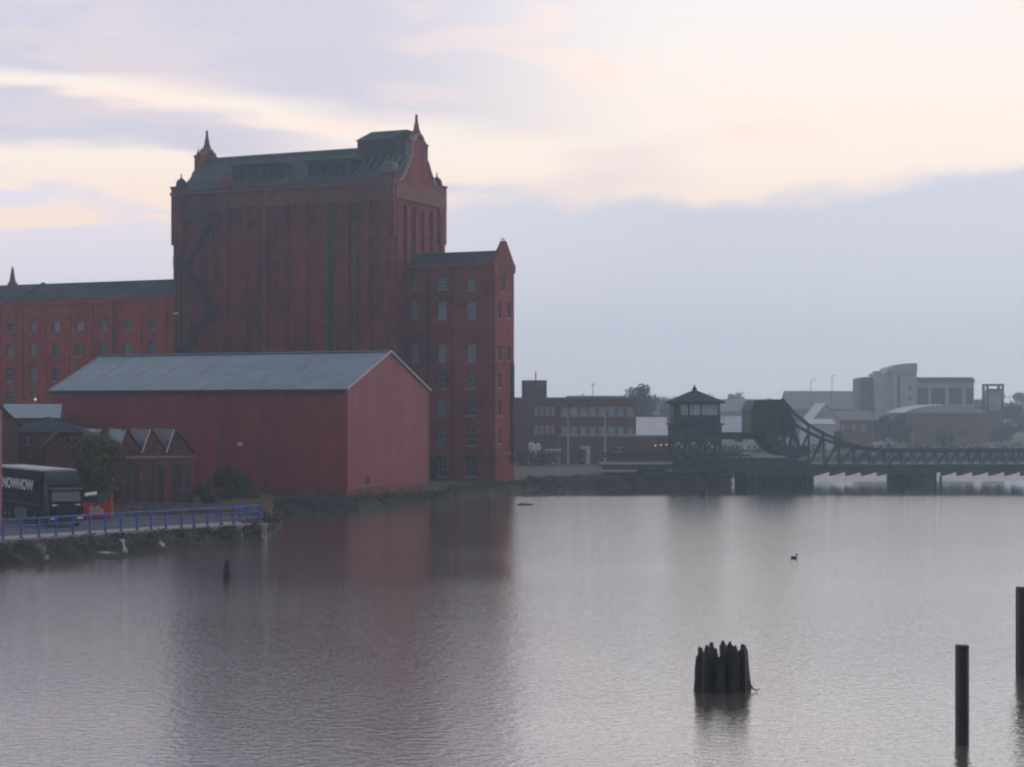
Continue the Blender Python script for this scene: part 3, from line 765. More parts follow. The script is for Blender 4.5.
# sawtooth workshop: three brick gables with steep glazed sides
SY = 149.0
sw = thing('sawtooth_workshop', 'row of small brick workshop gables with steep glazed roof sides', 'workshop', (X(150, SY), SY, gz), R(19))
xs = [X(p, SY) - X(150, SY) for p in (96, 119.5, 143, 167, 194)]
zt, ze = Z(431, SY) - gz, Z(454, SY) - gz
for i in range(4):
    a, c = xs[i], xs[i + 1]; pk_ = a + .15 + (.55 if i else .5)
    q = MB(); mm = lambda A, zz, dd: (A, dd, zz)
    w0, w1 = a + .45, c - .3
    third = (w1 - w0) / 2
    opsx = [(w0, w0 + third - .12, .7, ze - .9), (w0 + third + .12, w1, .7, ze - .9)]
    wall_open(q, mm, a, c, -.2, ze, opsx, .15)
    q.add([(a, 0, ze), (c, 0, ze), (pk_, 0, zt)], [(0, 1, 2)]); q.add([(a, 12, ze), (c, 12, ze), (pk_, 12, zt)], [(0, 1, 2)])
    q.box(a, c, 11.9, 12, -.2, ze); q.add([(a, 0, -.2), (a, 12, -.2), (a, 12, ze), (a, 0, ze)], [(0, 1, 2, 3)])
    if i == 3: q.add([(c, 0, -.2), (c, 12, -.2), (c, 12, ze), (c, 0, ze)], [(0, 1, 2, 3)])
    wo_ = q.build('gable_wall', 'brick_low', sw)
    for o_ in opsx:
        g_ = MB(); mbox(g_, mm, o_[0] + .003, o_[1] - .003, o_[2] + .003, o_[3] - .003, .15, .2); wg = g_.build('window', GL[rng.choice((0, 1))], sw)
        fb = MB()
        for k in range(4): aa = o_[0] + .04 + (o_[1] - o_[0] - .08) * k / 3; mbox(fb, mm, aa - .03, aa + .03, o_[2] + .01, o_[3] - .01, .08, .145)
        for k in range(4): zz = o_[2] + .05 + (o_[3] - o_[2] - .1) * k / 3; mbox(fb, mm, o_[0] + .01, o_[1] - .01, zz - .03, zz + .03, .07, .14)
        fb.build('frame', 'timber_grey', wg)
    q = MB(); q.prism([(pk_, -.15, zt + .04), (c + .1, -.15, ze + .04), (c + .1, 12, ze + .04), (pk_, 12, zt + .04)], (0, 0, .12)); q.build('roof', 'slate', sw)
    q = MB(); q.prism([(a - .05, -.12, ze + .12), (pk_ - .05, -.12, zt + .1), (pk_ - .05, 12, zt + .1), (a - .05, 12, ze + .12)], (-.06, 0, .03)); q.build('glazed_slope', GL[2], sw)
    q = MB(); q.beam((pk_ - .12, -.2, zt + .12), (a - .1, -.2, ze + .1), .14, .08); q.build('barge_board', 'white' if i > 1 else 'frame', sw)
q = MB(); q.box(xs[0], xs[4], -.12, -.004, ze - .35, ze - .15); q.build('string_course', 'stone', sw)

# ------------------------------------------------------------------ trees and shrubs near the road
def tree(name, label, cat, x, y, z, h, w, leaf, n=2600, size=.22, group=None, clumps=16, trunk=.12, low=.25, depthr=1.0):
    t = thing(name, label, cat, (x, y, z), 0, group)
    tr = MB(); tr.tube([(0, 0, -.2), (rng.uniform(-.1, .1), .05, h * .35), (rng.uniform(-.2, .2), 0, h * .8)], [trunk, trunk * .75, trunk * .25], 8)
    cr = MB()
    for k in range(clumps):
        an = rng.uniform(0, 6.28); rr = math.sqrt(rng.random()) * .72; f = low + (1 - low) * (.12 + .76 * rng.random())
        env = math.sin(math.pi * min(.97, max(.12, (f - low) / (1 - low) * .78 + .2))) 
        c = (math.cos(an) * rr * w * env, math.sin(an) * rr * w * env * depthr, f * h)
        tr.tube([(0, 0, h * .22 * rng.uniform(.6, 1.2)), (c[0] * .5, c[1] * .5, c[2] * .7), c], [trunk * .45, trunk * .28, trunk * .1], 5)
        s_ = rng.uniform(.22, .42)
        cr.leaves(c, (w * s_, w * s_ * depthr, h * s_ * .42), n // clumps, size, .1)
    tr.build('trunk', 'bark', t); cr.build('crown', leaf, t)
    return t
tx, ty, _ = G(101, 505, gz)
tree('autumn_tree', 'yellowing green tree between the lorry and the workshop gables', 'tree', X(99, 147), 147, gz, 6.5, 3.2, 'leaf_yellow', 8000, .17, clumps=30, low=.06)
tree('dark_shrub', 'dark green shrub against the foot of the red warehouse wall', 'shrub', X(234, 160), 160, gz, 3.5, 2.7, 'leaf_dark', 4200, .16, clumps=20, low=.05)
tree('dark_shrub', 'smaller low bush beside the last workshop gable', 'shrub', X(204, 150), 150, gz, 2.4, 1.5, 'leaf_dark', 2000, .15, clumps=12, low=.05)
gr = MB()
def blades(poly_fn, n, hmin, hmax, w):
    for _ in range(n):
        x, y, z = poly_fn(); an = rng.uniform(0, 6.28); hh2 = rng.uniform(hmin, hmax); lx, ly = rng.gauss(0, .25) * hh2, rng.gauss(0, .25) * hh2
        dx_, dy_ = math.cos(an) * w, math.sin(an) * w
        gr.add([(x - dx_, y - dy_, z), (x + dx_, y + dy_, z), (x + lx, y + ly, z + hh2)], [(0, 1, 2)])
def verge():
    x = rng.uniform(0, 1); px = 112 + x * 160; Y = rng.uniform(143, 166)
    return (X(px, Y), Y, gz)
blades(verge, 11000, .25, .85, .05)
tag(gr.build('grass_verge', 'grass'), kind='stuff')
sb = MB()
pairs = [(dense[i], dense[i + 1]) for i in range(len(dense) - 1) if dense[i][0] < 32]
for (p, q_) in pairs:
    near = p[1] < 133
    for _ in range(5 if near else 4):
        f = rng.random(); c = Vector(p).lerp(Vector(q_), f); inn = rng.uniform(-.2, 1.0)
        i_ = off([p, q_], -inn)
        cx_, cy_ = Vector(i_[0]).lerp(Vector(i_[1]), f)
        zz = .62 + inn * .42 + rng.uniform(-.05, .2)
        sb.leaves((cx_, cy_, zz), (.6, .6, .38 if not (133 < p[1] < 212) else .5), 26, .13, .05)
tag(sb.build('bank_scrub', 'scrub'), kind='stuff')

# ------------------------------------------------------------------ railing along the promenade
rl = thing('blue_railing', 'blue painted metal railing along the promenade above the water', 'railing', (P0.x, P0.y, gz), 0)
px_posts = [3, 21, 39, 56, 73, 90, 105.5, 121, 137, 151, 166, 181.5, 194, 207.6, 221, 233.5, 247, 260]
def on_line(px):
    k = (px - CX) / F; s_ = (k * P0.y - P0.x) / (td.x - k * td.y); return P0 + td * s_
pp = [on_line(-32), on_line(-14)] + [on_line(p) for p in px_posts]
zb_ = .13
for p in pp:
    q = MB(); c = p - P0; q.beam((c.x, c.y, zb_ - .1), (c.x, c.y, zb_ + 1.28), .13, .13); q.box(c.x - .14, c.x + .14, c.y - .14, c.y + .14, zb_, zb_ + .03); q.build('post', 'rail_blue', rl)
for zz, rr in ((1.22, .055), (.78, .04), (.36, .04)):
    q = MB(); a, c = pp[0] - P0, pp[-1] - P0; q.tube([(a.x, a.y, zb_ + zz), (c.x, c.y, zb_ + zz)], rr, 8); q.build('rail', 'rail_blue', rl)
# return at the end of the promenade
q = MB(); e1 = pp[-1] - P0; e2 = e1 + nd_ * 2.2
q.beam((e2.x, e2.y, zb_ - .1), (e2.x, e2.y, zb_ + 1.28), .13, .13)
for zz in (1.22, .78, .36): q.tube([(e1.x, e1.y, zb_ + zz), (e2.x, e2.y, zb_ + zz)], .045, 8)
q.build('end_return', 'rail_blue', rl)
# second railing on the landward side of the road end
A2, B2 = Vector((X(128, 141), 141)), Vector((X(262, 136.5), 136.5))
r2 = thing('blue_railing', 'second blue railing set back behind the promenade railing near the grass', 'railing', (A2.x, A2.y, gz), 0)
for k in range(7):
    c = (B2 - A2) * k / 6; q = MB(); q.beam((c.x, c.y, 0), (c.x, c.y, 1.15), .12, .12); q.build('post', 'rail_blue', r2)
c = B2 - A2
for zz in (1.08, .6):
    q = MB(); q.tube([(0, 0, zz), (c.x, c.y, zz)], .045, 8); q.build('rail', 'timber_grey' if zz < .7 else 'rail_blue', r2)
# concrete supports under the promenade edge
stub = None
for i, px in enumerate((90, 121, 151, 207.6, 233.5, 258)):
    p = on_line(px) - nd_ * .42
    if stub is None:
        q = MB(); q.prism([(-.28, -.28, 0), (.28, -.28, 0), (.28, .28, 0), (-.28, .28, 0)], (0, 0, 1.3)); q.box(-.34, .34, -.34, .34, 1.3, 1.42)
        stub = q.build('concrete_support', 'concrete'); o_ = stub
    else:
        o_ = stub.copy(); COL.objects.link(o_)
    o_.location = (p.x, p.y, -.2); o_.rotation_euler = (0, 0, math.atan2(td.y, td.x))
    lb = ['leftmost concrete support under the promenade edge, in front of the red bin', 'second concrete support from the left under the blue railing', 'third concrete support from the left under the blue railing',
          'third concrete support from the right end of the promenade', 'second concrete support from the right end of the promenade', 'last concrete support at the right end of the promenade'][i]
    tag(o_, lb, 'support', 'concrete supports under the promenade edge')
# rubbish caught on the bank
def rubbish(label, px0, py0, px1, py1, wd_, n, z0, z1, k=0):
    a = Vector(G(px0, py0, z0)); c = Vector(G(px1, py1, z1)); q = MB()
    rows2 = []
    for i in range(n + 1):
        f = i / n; p = a.lerp(c, f); w2 = wd_ * (.6 + .4 * math.sin(f * 7 + k)) * rng.uniform(.7, 1.2)
        rows2.append([(p.x + w2 * (j / 4 - .5), p.y - .12 * math.sin(j * 1.9 + i), p.z + .08 * math.sin(j * 2.4 + i * 1.7) + .05) for j in range(5)])
    top = [v for r_ in rows2 for v in r_]; N = len(top)
    vs2 = top + [(x, y + .05, z - .05) for x, y, z in top]; fs2 = []
    for i in range(n):
        for j in range(4):
            f4 = (i * 5 + j, i * 5 + j + 1, (i + 1) * 5 + j + 1, (i + 1) * 5 + j); fs2 += [f4, tuple(N + v for v in f4[::-1])]
    for j in range(4): fs2 += [(j, j + 1, N + j + 1, N + j), (n * 5 + j, n * 5 + j + 1, N + n * 5 + j + 1, N + n * 5 + j)]
    for i in range(n): fs2 += [(i * 5, (i + 1) * 5, N + (i + 1) * 5, N + i * 5), (i * 5 + 4, (i + 1) * 5 + 4, N + (i + 1) * 5 + 4, N + i * 5 + 4)]
    q.add(vs2, fs2)
    return tag(q.build('plastic_sheet', 'rag', smooth=True), label, 'plastic sheet', 'rubbish caught on the bank')
rubbish('long white plastic sheet trailing down the bank near the left edge', 40, 544, 47, 560, .55, 12, 1.25, .2)
rubbish('torn white plastic on the bank below the second concrete support', 122, 540, 126, 553, .38, 8, 1.0, .25, 2)
rubbish('flat pale plastic strip lying low on the bank left of the torn sheet', 96, 553, 118, 554, .35, 7, .3, .3, 1)
rubbish('small white plastic scrap alone on the bank in mid promenade', 160, 542, 163, 547, .35, 5, .6, .4, 3)
rubbish('pale plastic scrap hanging below the railing towards its right half', 191, 531, 195, 541, .4, 6, 1.0, .4, 4)

# ------------------------------------------------------------------ lorry
hd_ = Vector((math.sin(R(31.2)), -math.cos(R(31.2))))
cx_, cy_, _ = G(66.5, 527, gz + .004)
tk = thing('articulated_lorry', 'black articulated lorry with white lettering parked behind the blue railing', 'lorry', (cx_, cy_, gz + .006), math.atan2(hd_.y, hd_.x))
# local: +x forward (front at 0), +y is the lorry's left; the camera sees its right side (-y)
q = MB(); q.prism([(-.02, -1.22, .55), (0.0, -1.22, 1.0), (-.05, -1.22, 1.75), (-.28, -1.22, 2.75), (-.45, -1.22, 3.05), (-1.72, -1.22, 3.05), (-1.72, -1.22, .55)], (0, 2.44, 0)); q.build('cab', 'truck_black', tk)
q = MB(); q.prism([(-.5, -1.15, 3.06), (-.62, -1.12, 3.35), (-1.1, -1.12, 3.75), (-1.7, -1.15, 3.95), (-1.7, -1.15, 3.06)], (0, 2.3, 0)); q.build('wind_deflector', mat('deflector_grey', (.035, .038, .05), .7, .2, 2, spec=.2), tk)
q = MB(); q.prism([(-.045, -1.05, 1.82), (-.255, -1.0, 2.62), (-.255, 1.0, 2.62), (-.045, 1.05, 1.82)], (.03, 0, .004)); q.build('windscreen', glass('windscreen_glass', (.14, .18, .19), .06), tk)
q = MB(); q.prism([(-.20, -1.18, 2.68), (.02, -1.18, 2.60), (.02, -1.18, 2.66), (-.26, -1.18, 2.80)], (0, 2.36, 0)); q.build('sun_visor', 'black_plastic', tk)
q = MB()
for k in range(5): q.box(-.02, .025, -.75, .75, .98 + k * .13, 1.05 + k * .13)
q.build('grille', 'black_plastic', tk)
q = MB(); q.box(-.35, .06, -1.24, 1.24, .30, .72); q.box(.06, .07, -.6, .6, .42, .56); q.build('bumper', 'black_plastic', tk)
for sg in (-1, 1):
    q = MB(); q.prism([(.06, sg * .72, .56), (.06, sg * 1.18, .56), (.06, sg * 1.18, .72), (.06, sg * .80, .72)], (.025, 0, 0)); q.build('headlight', 'lamp_glass', tk)
    q = MB(); q.prism([(-.03, sg * .62, 1.5), (-.03, sg * 1.05, 1.52), (-.03, sg * 1.0, 1.64), (-.03, sg * .58, 1.6)], (.03, 0, 0)); q.build('marker_lamp', 'lamp_glass', tk)
    q = MB(); q.box(-.34, -.16, sg * 1.27 - .02, sg * 1.27 + .1 * sg + .02, 2.0, 2.75); q.beam((-.4, sg * 1.2, 2.85), (-.25, sg * 1.34, 2.78), .05); q.build('mirror', 'black_plastic', tk)
    q = MB(); q.box(-1.35, -.45, sg * 1.222 - .005, sg * 1.222 + .005, 1.85, 2.65); q.build('side_window', GL[0], tk)
def wheel(x, y):
    q = MB(); q.lathe((0, 0, 0), [(.30, -.15), (.48, -.15), (.51, -.10), (.51, .10), (.48, .15), (.30, .15)], 20)
    o_ = q.build('tyre', 'tyre'); w_ = bpy.data.objects.new('wheel', None); COL.objects.link(w_); w_.parent = tk
    w_.location = (x, y, .51); w_.rotation_euler = (R(90), 0, 0); o_.parent = w_
    q = MB(); q.lathe((0, 0, 0), [(.05, -.13), (.29, -.12), (.295, .12), (.1, .15), (.05, .16)], 16); q.build('rim', 'rim', w_)
for x in (-1.1, -3.9, -10.2, -11.5, -12.8):
    for y in (-1.05, 1.05): wheel(x, y)
q = MB(); q.box(-15.2, -1.8, -1.27, 1.27, 1.15, 4.0); tb = q.build('trailer_body', 'curtain', tk)
q = MB(); q.box(-15.22, -1.78, -1.29, 1.29, 3.93, 4.06); q.build('roof_edge', 'offwhite', tb)
text_mesh('KNOWHOW', 'lettering', 'lettering', tb, (-12.9, -1.275, 2.45), (1, 0, 0), (0, 0, 1), 9.2, .80, bold=.04)
q = MB(); q.box(-12.2, -7.5, -1.279, -1.271, 1.95, 2.03); q.build('pale_line', 'timber_grey', tb)
q = MB(); q.box(-15.0, -2.0, -1.30, -1.272, 1.45, 1.52); q.build('strap_rail', 'timber_grey', tb)
q = MB(); q.box(-9.0, -5.6, -1.2, -1.15, .5, 1.1); q.box(-9.0, -5.6, 1.15, 1.2, .5, 1.1); q.build('side_guard', 'black_plastic', tb)
q = MB(); q.box(-15.1, -.6, -.45, .45, .72, 1.1); q.build('chassis', 'black_iron', tk)

# red bin
bx_, by_, _ = G(98, 516, gz)
by_ = 137.5; bx_ = X(97, by_)
bi = thing('waste_container', 'red waste container with black lid and white logo behind the railing', 'waste container', (bx_, by_, gz + .006), R(9))
bh = 1.95
q = MB(); q.prism([(-1.1, 0, .12), (1.1, 0, .12), (1.1, 0, bh), (.88, 0, 1.25), (-1.1, 0, 1.25)], (0, 1.5, 0))
q.build('body', 'red_plastic', bi)
q = MB(); q.box(-1.1, 1.1, .7, 1.5, 1.25, bh - .25); q.build('back_panel', 'black_plastic', bi)
q = MB(); q.prism([(.02, -.04, 1.22), (.92, -.04, 1.22), (.92, .68, 2.0), (.02, .68, 2.0)], (0, .06, .06)); q.build('lid', 'black_plastic', bi)
q = MB(); q.prism([(-1.12, .35, 1.72), (-.05, .35, 1.86), (-.05, .75, 2.04), (-1.12, .75, 1.9)], (0, .05, .05)); q.build('open_lid', 'white', bi)
q = MB()
for sg in (-1, 1): q.box(sg * 1.1 - .12, sg * 1.1 + .12, .45, .75, .5, .72)
for xx in (-.9, .9): q.box(xx - .12, xx + .12, .1, 1.4, 0, .12)
q.build('lifting_pocket', 'red_plastic', bi)
q = MB(); q.lathe((-1.0, -.02, .98), [(.01, 0), (.09, .04), (.09, .12), (.01, .16)], 10); q.build('reflector', mat('amber', (.55, .25, .03), .5, .1), bi)
text_mesh('Biffa', 'lettering', 'lettering', bi, (-.55, -.006, .42), (1, 0, 0), (0, 0, 1), 1.05, .62, bold=.02)
# pale rusty post at the left edge
ep = tag(MB().lathe((X(.6, 124), 124, 0), [(.12, gz - .1), (.12, 2.0), (.085, 2.1), (.08, Z(410, 124)), (.02, Z(409, 124))], 10).build('lamp_column', 'pale_post'), 'thin pinkish post cut off by the left edge of the view', 'post')

# ------------------------------------------------------------------ things in the water
# cluster of broken timber piles
px0, py0 = 722, 690
cxw, cyw, _ = G(px0, py0, 0)
cl = thing('pile_cluster', 'ragged cluster of broken black timber piles standing in open water', 'timber piles', (cxw, cyw, 0))
plist = []
for ring, (n, rr) in enumerate(((10, .80), (5, .40))):
    for k in range(n):
        an = 2 * math.pi * (k + .5 * ring) / n + .15
        plist.append((math.cos(an) * rr, math.sin(an) * rr * .75))
tops = [1.5, 1.35, 1.55, 1.55, 1.3, 1.48, 1.50, 1.05, 1.58, 1.5, 1.6, 1.4, 1.0, 1.3, 1.58]
for (x, y), tz in zip(plist, tops):
    tz += rng.uniform(-.06, .06)
    q = MB(); n = 9; rr = rng.uniform(.15, .19); vs2 = []; lean = (-x * .07 * 0 + rng.uniform(-.03, .03), 0)
    zsx = [-.6, 0, .35, .7, tz - .5, tz - .25, tz - .06]
    for i, z in enumerate(zsx):
        for k in range(n):
            an = 2 * math.pi * k / n; r_ = rr * (1 + .16 * math.sin(3 * an + x * 9) + rng.uniform(-.08, .08)) * (1 - .10 * max(0, z)) * (.5 if i == len(zsx) - 1 else .9 if i == len(zsx) - 2 else 1)
            zj = z + (rng.uniform(-.16, .14) if i >= len(zsx) - 2 else 0)
            vs2.append((x * (1 - .05 * z) + math.cos(an) * r_ + lean[0] * z, y + math.sin(an) * r_, zj))
    c = len(vs2); vs2.append((x + rng.uniform(-.05, .05), y, tz + rng.uniform(-.05, .12)))
    fs2 = [(i * n + k, i * n + (k + 1) % n, (i + 1) * n + (k + 1) % n, (i + 1) * n + k) for i in range(len(zsx) - 1) for k in range(n)] + [((len(zsx) - 1) * n + k, (len(zsx) - 1) * n + (k + 1) % n, c) for k in range(n)]
    q.add(vs2, fs2); q.build('pile', 'timber_dark', cl)
q = MB(); q.tube([(.85, -.3, .35), (1.0, -.35, .1), (1.14, -.35, .04), (1.25, -.32, .1)], [.03, .03, .025, .012], 6); q.build('broken_tie', 'timber_dark', cl)
def steel_pile(label, px, top, bot, wpx):
    x, y, _ = G(px, bot, 0); s_ = F / y; w2 = wpx / s_ / 2; h_ = (bot - top) / s_
    t = thing('steel_pile', label, 'post', (x, y, 0), R(3), 'dark posts standing in the water')
    q = MB(); q.prism([(-w2, -w2, -1), (w2 * .55, -w2, -1), (w2, -w2 * .55, -1), (w2, w2, -1), (-w2, w2, -1)], (0, 0, h_ + 1 - .06)); q.build('shaft', 'timber_dark', t)
    q = MB(); q.box(-w2 + .003, w2 - .02, -w2 + .003, w2 - .02, h_ - .06, h_); q.build('cap', 'black_iron', t)
    q = MB(); q.box(-w2 - .008, -w2 + .05, -w2 - .03, -w2 - .003, .0, h_ - .1); q.box(w2 * .2, w2 * .5, -w2 - .025, -w2 - .003, 0, h_ - .1); q.build('edge_strip', 'black_iron', t)
steel_pile('dark square post standing in the water right of the pile cluster', 962.5, 645, 744, 11.5)
steel_pile('dark post cut off by the right edge of the view', 1023.5, 587, 676, 12)
x, y, _ = G(227, 580, 0)
tag(MB().lathe((x, y, 0), [(.25, -.5), (.25, .12), (.21, .5), (.15, .9), (.12, 1.08), (.06, 1.14)], 9, 1, .8).build('timber_stump', 'timber_dark'), 'short tapered black stump in the water below the promenade', 'stump')
x, y, _ = G(704, 495, 0)
tag(MB().lathe((x, y, 0), [(.3, -.5), (.34, .1), (.3, .45), (.12, .7)], 10).build('mooring_stump', 'timber_dark'), 'small dark stump in the water below the control cabin', 'stump')
x, y, _ = G(525, 505, 0)
tag(MB().tube([(x - .75, y + .3, .0), (x - .2, y + .1, .06), (x + .8, y, .02)], [.10, .13, .07], 8).build('floating_log', 'timber_dark'), 'dark log floating off the corner of the mill', 'log')
x, y, _ = G(489.5, 507, 0)
tag(MB().tube([(x, y, -.5), (x + .05, y, .9)], [.09, .07], 7).build('thin_stake', 'timber_grey'), 'thin stake in the water in front of the mill', 'stake')
# duck
x, y, _ = G(794, 558.5, 0)
dk = thing('duck', 'small dark duck floating alone on the open water', 'duck', (x, y, 0), R(10))
bmh = bmesh.new()
def ell(mb, c, r_, n=10):
    pf = [(math.sin(math.pi * k / n) + 1e-3, -math.cos(math.pi * k / n)) for k in range(n + 1)]
    vs2 = []; fs2 = []
    for (a, z) in pf:
        for k in range(12):
            an = 2 * math.pi * k / 12; vs2.append((c[0] + math.cos(an) * a * r_[0], c[1] + math.sin(an) * a * r_[1], c[2] + z * r_[2]))
    for i in range(n):
        for k in range(12): fs2.append((i * 12 + k, i * 12 + (k + 1) % 12, (i + 1) * 12 + (k + 1) % 12, (i + 1) * 12 + k))
    mb.add(vs2, fs2)
q = MB(); ell(q, (0, 0, .06), (.21, .12, .10)); q.tube([(.13, 0, .08), (.18, 0, .18), (.19, 0, .25)], [.06, .045, .05], 8); ell(q, (.20, 0, .27), (.065, .05, .055)); q.tube([(-.17, 0, .09), (-.28, 0, .15)], [.06, .015], 7); q.build('body', 'feather_dark', dk, True)
q = MB(); q.tube([(.25, 0, .265), (.32, 0, .25)], [.022, .012], 6); q.build('bill', 'pale_post', dk)
# gulls
def gull(label, loc, rz, flying):
    t = thing('seagull', label, 'seagull', loc, rz)
    q = MB(); q.tube([(-.30, 0, 0), (-.2, 0, .01), (0, 0, .0), (.16, 0, .02), (.25, 0, .05), (.31, 0, .06)], [.02, .06, .095, .075, .05, .02], 10); ell(q, (.26, 0, .06), (.065, .05, .05)); q.build('body', 'feather', t, True)
    q = MB(); q.tube([(.31, 0, .055), (.38, 0, .04)], [.016, .006], 6); q.build('bill', mat('yellow_bill', (.5, .3, .04), .5, .1), t)
    if flying:
        for sg in (-1, 1):
            q = MB(); pr = [(0, .05, .16, -.12), (.25, .14, .17, -.10), (.5, .16, .10, -.10), (.72, .06, .0, -.10)]
            vs2 = []
            for (s2, z, f_, b_) in pr: vs2 += [(f_, sg * s2, z), (b_, sg * s2, z), (b_, sg * s2, z + .018), (f_, sg * s2, z + .022)]
            fs2 = [(0, 1, 2, 3), (12, 13, 14, 15)]
            for i in range(3):
                for k in range(4): fs2.append((i * 4 + k, i * 4 + (k + 1) % 4, (i + 1) * 4 + (k + 1) % 4, (i + 1) * 4 + k))
            q.add(vs2, fs2); q.build('wing', 'feather', t)
    else:
        q = MB()
        for sg in (-.04, .04): q.tube([(.0, sg, -.08), (.0, sg, -.22)], .012, 5)
        q.build('legs', 'pale_post', t)
    return t
gull('white gull flying past the dark left corner of the mill', (X(175.5, 205), 205, Z(314, 205)), R(30), True)
gl_u, gl_v = BU - .2, bm_
gull('gull perched on the peak of the lower mill gable', (MF.o[0] + gl_u * MF.U[0] + gl_v * MF.V[0], MF.o[1] + gl_u * MF.U[1] + gl_v * MF.V[1], BE + 2.97), R(200), False)

# ------------------------------------------------------------------ the bascule bridge
BY = 237.0
def bx(px): return (px - CX) * BY / F
def bz(py): return H + (HZ - py) * BY / F
bs = thing('bascule_bridge', 'dark steel lifting bridge with rounded counterweight and long low truss', 'bridge', (bx(790), BY, 0))
ox = bx(790)
def b3(px, py, yy=0): return (bx(px) - ox, yy, bz(py))
xl, xr = bx(600) - ox, bx(1024) - ox + 34
q = MB(); q.box(xl, xr, -5.6, 5.6, bz(466), bz(463)); q.build('deck', 'steel_blue', bs)
for yy in (-5.8, 5.8):
    q = MB(); q.box(xl, bx(668) - ox, yy - .12, yy + .12, bz(468), bz(463)); q.box(bx(668) - ox, bx(800) - ox, yy - .12, yy + .12, bz(470), bz(459)); q.box(bx(800) - ox, xr, yy - .12, yy + .12, bz(470.5), bz(466)); gi = q.build('girder', 'steel_blue', bs)
    q = MB()
    top = [(775, 399), (787, 413), (802.5, 425.5), (818, 434), (834, 441), (850, 446), (863, 449), (892, 450.5)]
    for k in range(len(top) - 1): q.beam(b3(*top[k], yy), b3(*top[k + 1], yy), .4, .42)
    q.beam(b3(892, 450.5, yy), (xr, yy, bz(450.5)), .4, .36)
    to_ = q.build('top_chord', 'steel_blue', bs)
    q = MB()
    lowc = [(779, 421), (795, 429), (812, 436.5), (832, 443.5), (850, 448.5), (866, 451)]
    def ytop(px):
        for k in range(len(top) - 1):
            if top[k][0] <= px <= top[k + 1][0]:
                f = (px - top[k][0]) / (top[k + 1][0] - top[k][0]); return top[k][1] + f * (top[k + 1][1] - top[k][1])
        return 450.5
    pan = [801, 816, 831, 846, 861, 876, 892]
    for k, p in enumerate(pan):
        q.beam(b3(p, ytop(p), yy), b3(p, 466, yy), .22, .25)
        if k + 1 < len(pan): q.beam(b3(p, 466, yy), b3(pan[k + 1], ytop(pan[k + 1]), yy), .26, .26)
    p = 892
    while bx(p) - ox < xr - 2:
        q.beam(b3(p, 466, yy), b3(p + 11, 450.5, yy), .2, .2); q.beam(b3(p + 11, 450.5, yy), b3(p + 11, 466, yy), .13, .13); p += 11
    # lattice handrail girder on the fixed approach at the left
    p = 604
    while p < 745:
        q.beam(b3(p, 460, yy), b3(p + 6, 454, yy), .12, .12); q.beam(b3(p, 454, yy), b3(p + 6, 460, yy), .12, .12); p += 6
    q.beam(b3(604, 454, yy), b3(745, 454, yy), .2, .22)
    q.build('web', 'steel_blue', bs)
    # brackets hanging under the deck edge
    q = MB(); p = 806
    while p < 1040:
        q.prism([b3(p, 470.4, yy - .1), b3(p + 14, 470.4, yy - .1), b3(p + 13, 471.2, yy - .1), b3(p + 7, 473.0, yy - .1), b3(p + 1, 474.3, yy - .1), b3(p, 474.3, yy - .1)], (0, .2, 0)) if not (885 < p < 925) else None
        p += 15.5
    q.build('bracket', 'steel_blue', bs)
    # rolling quadrant
    q = MB(); cxq, cyq, rq_ = 787, 428, 29
    def arc(r_, a0, a1, n=18):
        return [b3(cxq + r_ * math.cos(R(a0 + (a1 - a0) * k / n)), cyq + r_ * math.sin(R(a0 + (a1 - a0) * k / n)), yy - .35) for k in range(n + 1)]
    q.prism(arc(29, 55, 178) + arc(19, 55, 178)[::-1], (0, .7, 0))
    for an in (75, 105, 135): q.beam(b3(cxq + 4 * math.cos(R(an)), cyq + 4 * math.sin(R(an)), yy), b3(cxq + 24 * math.cos(R(an)), cyq + 24 * math.sin(R(an)), yy), .5, .4)
    q.build('rolling_quadrant', 'steel_blue', bs)
q = MB(); q.prism([b3(746.5, 433, -5), b3(746.5, 409, -5), b3(750, 400.5, -5), b3(776, 400, -5), b3(783, 409, -5), b3(789, 420, -5), b3(790, 430, -5), b3(785, 436, -5), b3(760, 436, -5), b3(757, 433, -5)], (0, 10, 0))
cw = q.build('counterweight', 'counter', bs)
q = MB()
for p in (752, 762, 772): q.beam(b3(p, 402, -5.08), b3(p, 432, -5.08), .25, .12)
q.beam(b3(748, 417, -5.07), b3(786, 417, -5.07), .25, .12); q.build('stiffener', 'steel_blue', cw)
q = MB()
for yy in (-3.2, 3.2): q.box(bx(718) - ox, bx(760) - ox, yy - .25, yy + .25, bz(439), bz(432.5))
for p in (737, 757): q.prism([b3(p, 439, -3.3), b3(p + 3.4, 439, -3.3), b3(p + 1, 442, -3.3)], (0, 6.6, 0))
q.build('walkway_girder', 'steel_blue', bs)
q = MB(); 
for p in range(796, 1060, 14):
    q.beam(b3(p, 465, -5.5), b3(p, 465, 5.5), .3, .5)
q.build('cross_girder', 'steel_blue', bs)
for (p0, p1, dd) in ((896, 926, 5.9), (740, 806, 6.2), (700, 724, 6.2), (640, 668, 6.2)):
    q = MB(); q.box(bx(p0) - ox, bx(p1) - ox, -dd, dd, -1, bz(470.5) - .02)
    if p0 == 896:
        q.prism([(bx(p0) - ox - .01, -dd, -1), (bx(p1) - ox + .01, -dd, -1), ((bx(p0) + bx(p1)) / 2 - ox, -dd - 2.4, -1)], (0, 0, 1 + .8))
    q.build('pier', 'timber_grey' if p0 == 896 else 'steel_blue', bs)
q = MB()
for p in list(range(742, 806, 5)) + list(range(893, 930, 6)): q.tube([b3(p, 474, -6.5), (bx(p) - ox, -6.5, -1)], .16, 6)
q.build('fender_pile', 'timber_dark', bs)
